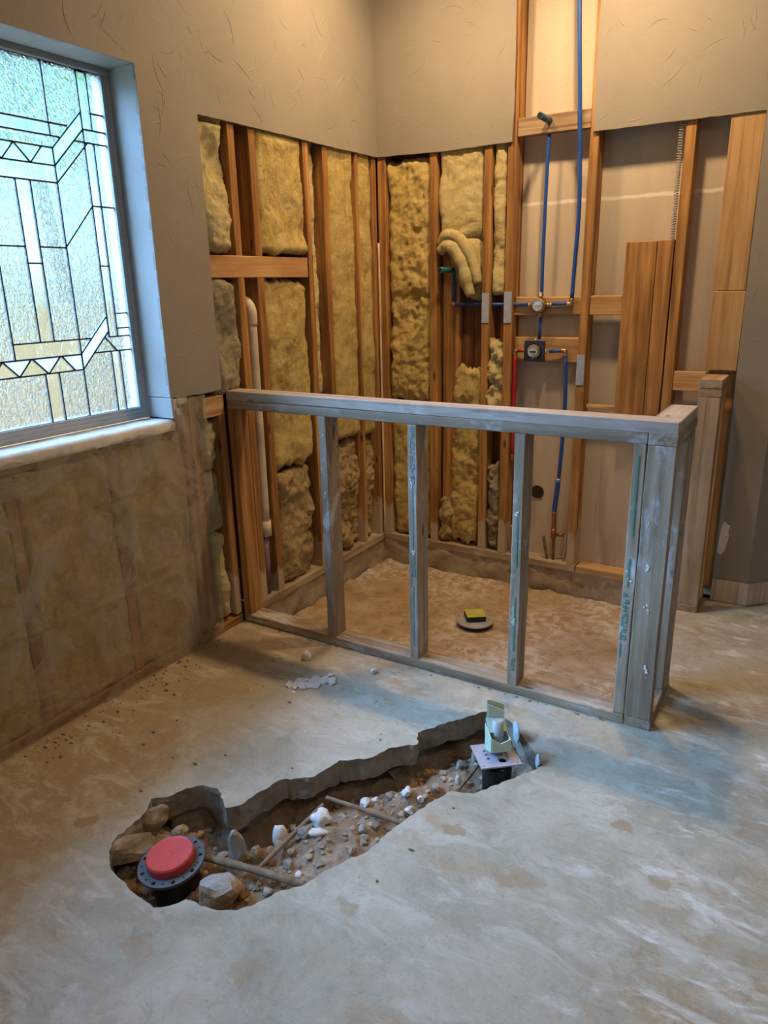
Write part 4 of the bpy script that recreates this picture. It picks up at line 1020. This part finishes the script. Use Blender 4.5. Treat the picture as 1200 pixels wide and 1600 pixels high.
for j in range(NY2+1):
    for i in range(NX+1):
        x, y = X0+i*st, Y0+j*st
        if pip((x, y), HOLE_R) or seg_dist((x, y), HOLE) < .075:
            h = soil_z(x, y)
            vs[i, j] = bm.verts.new((x, y, min(h, -.03)))
for (i, j), v in list(vs.items()):
    q = [vs.get(k) for k in ((i, j), (i+1, j), (i+1, j+1), (i, j+1))]
    if all(q): bm.faces.new(q)
so = bmlink('soil', bm, M_SOIL, None, smooth=True); so['kind'] = 'stuff'; so['label'] = 'loose brown soil in the hole broken through the concrete slab'; so['category'] = 'soil'
# small rubble: beyond counting
bm = bmesh.new(); rnd = random.Random(21); cnt = 0
while cnt < 700:
    x, y = rnd.uniform(.58, 1.6), rnd.uniform(-2.7, -1.45)
    if not pip((x, y), HOLE_R): continue
    cnt += 1; s = rnd.choice((.003, .004, .005, .007, .009, .013))
    r = bmesh.ops.create_icosphere(bm, subdivisions=1, radius=s)
    z = min(soil_z(x, y), -.03)
    for v in r['verts']: v.co = Vector((v.co.x*rnd.uniform(.5, 1.6)+x, v.co.y*rnd.uniform(.5, 1.6)+y, v.co.z*rnd.uniform(.4, 1)+z+s*.25))
ru = bmlink('rubble', bm, M_STONE, None); ru['kind'] = 'stuff'; ru['label'] = 'small crumbs of broken concrete scattered over the soil'; ru['category'] = 'rubble'

# ---- countable pieces in the hole
def sit(x, y, h, sink=.25): return (x, y, min(soil_z(x, y), -.03)+h*(.5-sink))
lump('concrete_chunk', (.993, -2.532, -.052), (.150, .125, .105), 41, M_CAPPED, 'big brown concrete chunk with a flat grey top beside the toilet flange', 'stone', rot=.4, sub=3)
lump('concrete_chunk', (.652, -2.538, -.055), (.085, .185, .105), 42, M_STONE, 'long brown concrete chunk forming the left rim of the hole', 'stone', rot=-.35, sub=3)
lump('concrete_chunk', (.628, -2.415, -.050), (.065, .11, .09), 43, M_STONE, 'smaller brown chunk on the upper left rim of the hole', 'stone', rot=-.2, sub=3)
lump('stone', (.920, -2.372, -.055), (.060, .075, .135), 44, M_STONEG, 'upright pointed pale stone leaning behind the toilet flange', 'stone', rot=.9)
lump('stone', sit(.985, -2.350, .05), (.06, .05, .055), 45, M_STONEB, 'rust-orange stone under the crossed reinforcing bars', 'stone')
lump('stone', sit(1.048, -2.210, .04), (.06, .05, .042), 46, M_STONEG, 'flat grey stone beside the crumpled white paper', 'stone')
lump('plaster_lump', sit(.965, -2.236, .075, .1), (.048, .050, .082), 47, M_WHITE, 'upright white plaster lump left of the long thin bar', 'plaster', rough=.7, ang=False)
pc = lump('crumpled_paper', sit(1.060, -2.150, .05, .15), (.062, .055, .050), 48, M_WHITE, 'crumpled white paper scrap in the middle of the hole', 'paper scrap', rough=1.0, sub=3, ang=False)
lump('tail', (1.078, -2.205, soil_z(1.078, -2.205)+.008), (.080, .032, .018), 49, M_WHITE, parent=pc, rough=1.0, rot=.5, ang=False)
GW = 'small white plaster chips in the hole'
for i, (x, y, s, lab) in enumerate(((1.106, -1.972, .050, 'white plaster chip against the far side, at the end of the short thin bar'), (1.116, -1.930, .030, 'small white plaster chip just behind the chip by the short thin bar'), (1.169, -1.911, .048, 'dusty plaster lump in the middle of the far soil'), (1.223, -1.906, .046, 'grey-white plaster lump near the middle of the near rim'), (1.257, -1.945, .042, 'half-buried plaster lump touching the near rim'), (1.267, -1.891, .032, 'plaster chip right of the half-buried lump'), (1.122, -2.344, .026, 'white chip where the thick bar meets the near rim'))):
    lump('plaster_chip', sit(x, y, s*.8, .15), (s, s*.85, s*.8), 70+i, M_WHITE if i != 2 else M_STONEG, lab, 'plaster', GW, rough=.6)
lump('plaster_chip', sit(1.326, -1.729, .05, .05), (.026, .022, .055), 79, M_WHITE, 'narrow upright white chip standing left of the square steel plate', 'plaster', GW)
GS = 'loose stones in the hole'
for i, (x, y, sx, sy, sz, m, lab) in enumerate(((1.291, -1.638, .05, .04, .035, M_STONEG, 'grey stone below the far wall of the hole, left of the steel plate'), (1.330, -1.600, .04, .035, .06, M_STONEG, 'upright grey stone close beside the steel plate'), (1.200, -1.706, .055, .030, .03, M_STONEB, 'orange-brown flat stone tucked under the far slab edge'), (1.187, -1.740, .05, .025, .02, M_STONEB, 'thin brown splinter of stone in front of the flat orange one'), (1.204, -2.064, .034, .025, .02, M_STONEG, 'pale pebble near the near rim, below the short thin bar'), (1.185, -2.110, .03, .035, .035, M_STONEG, 'rough pebble below the pale pebble at the near rim'), (1.071, -2.328, .032, .040, .035, M_STONEG, 'oval grey pebble right of the crossed bars'), (1.051, -2.286, .026, .026, .026, M_STONE, 'small brown pebble behind the oval grey pebble'), (.934, -2.310, .035, .035, .032, M_STONE, 'brown stone behind the pointed pale stone'), (.855, -2.372, .05, .03, .028, M_STONEG, 'grey stone between the red cap and the pointed pale stone'), (.695, -2.390, .07, .045, .04, M_STONE, 'brown stone behind the red cap'), (.740, -2.345, .04, .03, .03, M_STONEB, 'small rusty stone under the upper left rim'), (1.02, -2.47, .05, .04, .035, M_STONEB, 'rust-brown stone beneath the thick bar'), (1.09, -2.44, .04, .03, .03, M_STONEG, 'grey stone between the thick bar and the near rim'), (1.38, -1.80, .035, .03, .03, M_STONE, 'brown stone at the foot of the black drain pipe'))):
    lump('stone', sit(x, y, sz, .15), (sx, sy, sz), 90+i, m, lab, 'stone', GS)
def rebar(label, pts, r):
    P = catmull(pts, 10); o0 = P[0].copy(); bm = bmesh.new(); n = 60
    Q = []
    for i in range(n+1):
        f = i/n*(len(P)-1); a = int(min(f, len(P)-2)); Q.append(P[a].lerp(P[a+1], f-a)-o0)
    add_tube(bm, Q, r, 9, rf=lambda t: 1+.10*(int(t*60) % 2)+.12*fbm(Vector((t*9, r*900, 0)), 2))
    tag(bmlink('rebar', bm, M_RUST, None, o0, smooth=True), label, 'rebar')
rebar('thick dirty reinforcing bar running from the toilet flange to the near rim', [(.875, -2.452, -.048), (1.02, -2.418, -.050), (1.175, -2.385, -.058)], .0105)
rebar('long thin reinforcing bar crossing the hole from the thick bar to the far edge', [(1.015, -2.400, -.072), (1.020, -2.25, -.068), (1.025, -2.09, -.066)], .0070)
rebar('short thin reinforcing bar half buried in the soil near the middle of the hole', [(1.010, -2.052, -.070), (1.15, -2.034, -.076), (1.305, -2.008, -.096)], .0068)
o = tube('stick', [(1.362, -1.668, -.080), (1.352, -1.790, -.088)], .006, M_TWIG, None, False, 7); tag(o, 'dark stick lying in the hole just left of the black drain pipe', 'stick')

# ---- plaster crumbs on the slab
lump('plaster_lump', (.488, -1.452, .016), (.040, .042, .040), 51, M_WHITE, 'white plaster lump on the slab in front of the first half wall stud', 'plaster', rough=.5, ang=False, sub=3)
lump('plaster_lump', (.796, -1.416, .010), (.040, .028, .024), 52, M_WHITE, 'small white plaster lump on the slab in front of the second half wall stud', 'plaster', rough=.6)
bm = bmesh.new(); rnd = random.Random(5)
for k in range(150):
    t_ = rnd.random(); c = Vector((.570+.115*t_, -1.652+.105*t_, 0))+Vector((rnd.gauss(0, .014), rnd.gauss(0, .020), 0)); s = rnd.uniform(.005, .015)
    r = bmesh.ops.create_icosphere(bm, subdivisions=1, radius=s)
    for v in r['verts']: v.co = Vector((v.co.x*rnd.uniform(.8, 1.3), v.co.y, v.co.z*.45))+c+Vector((0, 0, s*.35))
o = bmlink('plaster_flakes', bm, M_WHITE, None); o['kind'] = 'stuff'; o['label'] = 'patch of white plaster flakes on the slab in front of the half wall'; o['category'] = 'plaster'
bm = bmesh.new()
for k in range(260):
    if k < 120: y = rnd.uniform(-2.5, -1.45); c = Vector((.02+abs(rnd.gauss(0, .07)), y, 0))
    elif k < 170: x = rnd.uniform(.1, 1.75); c = Vector((x, YP-.006-abs(rnd.gauss(0, .012)), 0))
    else:
        c = Vector((rnd.uniform(.1, 1.5), rnd.uniform(-2.4, -1.5), 0))
        if pip((c.x, c.y), HOLE_R) or seg_dist((c.x, c.y), HOLE) < .02: continue
    s = rnd.choice((.002, .003, .004, .006)); s *= .9; r = bmesh.ops.create_icosphere(bm, subdivisions=1, radius=s); ra, rb_ = rnd.uniform(.6, 2.2), rnd.uniform(.4, 1.2)
    for v in r['verts']: v.co = Vector((v.co.x*ra*rnd.uniform(.6, 1.4), v.co.y*rb_*rnd.uniform(.6, 1.4), v.co.z*.5))+c+Vector((0, 0, s*.4))
o = bmlink('floor_crumbs', bm, M_TWIG, None); o['kind'] = 'stuff'; o['label'] = 'dark crumbs scattered on the slab along the window wall'; o['category'] = 'debris'

# ================================================================== OUTSIDE THE WINDOW
gr = bpy.data.meshes.new('ground'); bm = bmesh.new(); add_box(bm, (-30, -25, -.4), (-.3, 25, -.22)); bm.to_mesh(gr); bm.free()
o = link('ground', gr, M_GRAVEL); o['kind'] = 'structure'
fe = thing('garden_fence', (-3.0, .5, -.22), 'pale tan board fence seen blurred through the textured window glass', 'fence')
fm = None; rnd = random.Random(8)
for i in range(40):
    y = -2.6+i*.155; h = 1.42+rnd.uniform(-.01, .01)
    if fm is None: p = board('plank', fe, (-3.012, y, -.22), (-2.99, y+.1535, h), M_FENCE); fm = p
    else:
        p = fm.copy(); COL.objects.link(p); p.parent = fe; p.location = fm.location+Vector((0, i*.155, rnd.uniform(-.012, .012)))
for z in (.15, 1.15): board('rail', fe, (-3.055, -2.6, z), (-3.013, 3.6, z+.09), M_FENCE)
tr = thing('garden_tree', (-6.6, 2.7, -.22), 'green leafy tree beyond the fence, seen through the top of the window', 'tree')
tube('trunk', [(-6.6, 2.7, -.22), (-6.55, 2.75, 1.5), (-6.6, 2.65, 3.2), (-6.6, 2.5, 4.4)], .13, M_BARK, tr, rf=lambda t: 1-.6*t)
bm = bmesh.new(); rnd = random.Random(4)
for k in range(5200):
    d_ = Vector((rnd.gauss(0, 1), rnd.gauss(0, 1), rnd.gauss(0, 1))).normalized()*(rnd.random()**.45)
    c = Vector((-6.5, 2.4, 4.75))+Vector((d_.x*1.9, d_.y*2.6, d_.z*1.9))+Vector((0, 0, .25*fbm(d_*3, 2)))
    a = Vector((rnd.gauss(0, 1), rnd.gauss(0, 1), rnd.gauss(0, 1))).normalized(); b = a.orthogonal().normalized(); s = rnd.uniform(.06, .12)
    v = [bm.verts.new(c+q) for q in (a*s, b*s*.5, -a*s, -b*s*.5)]; bm.faces.new(v)
bmlink('foliage', bm, M_LEAF, tr, kind='stuff')
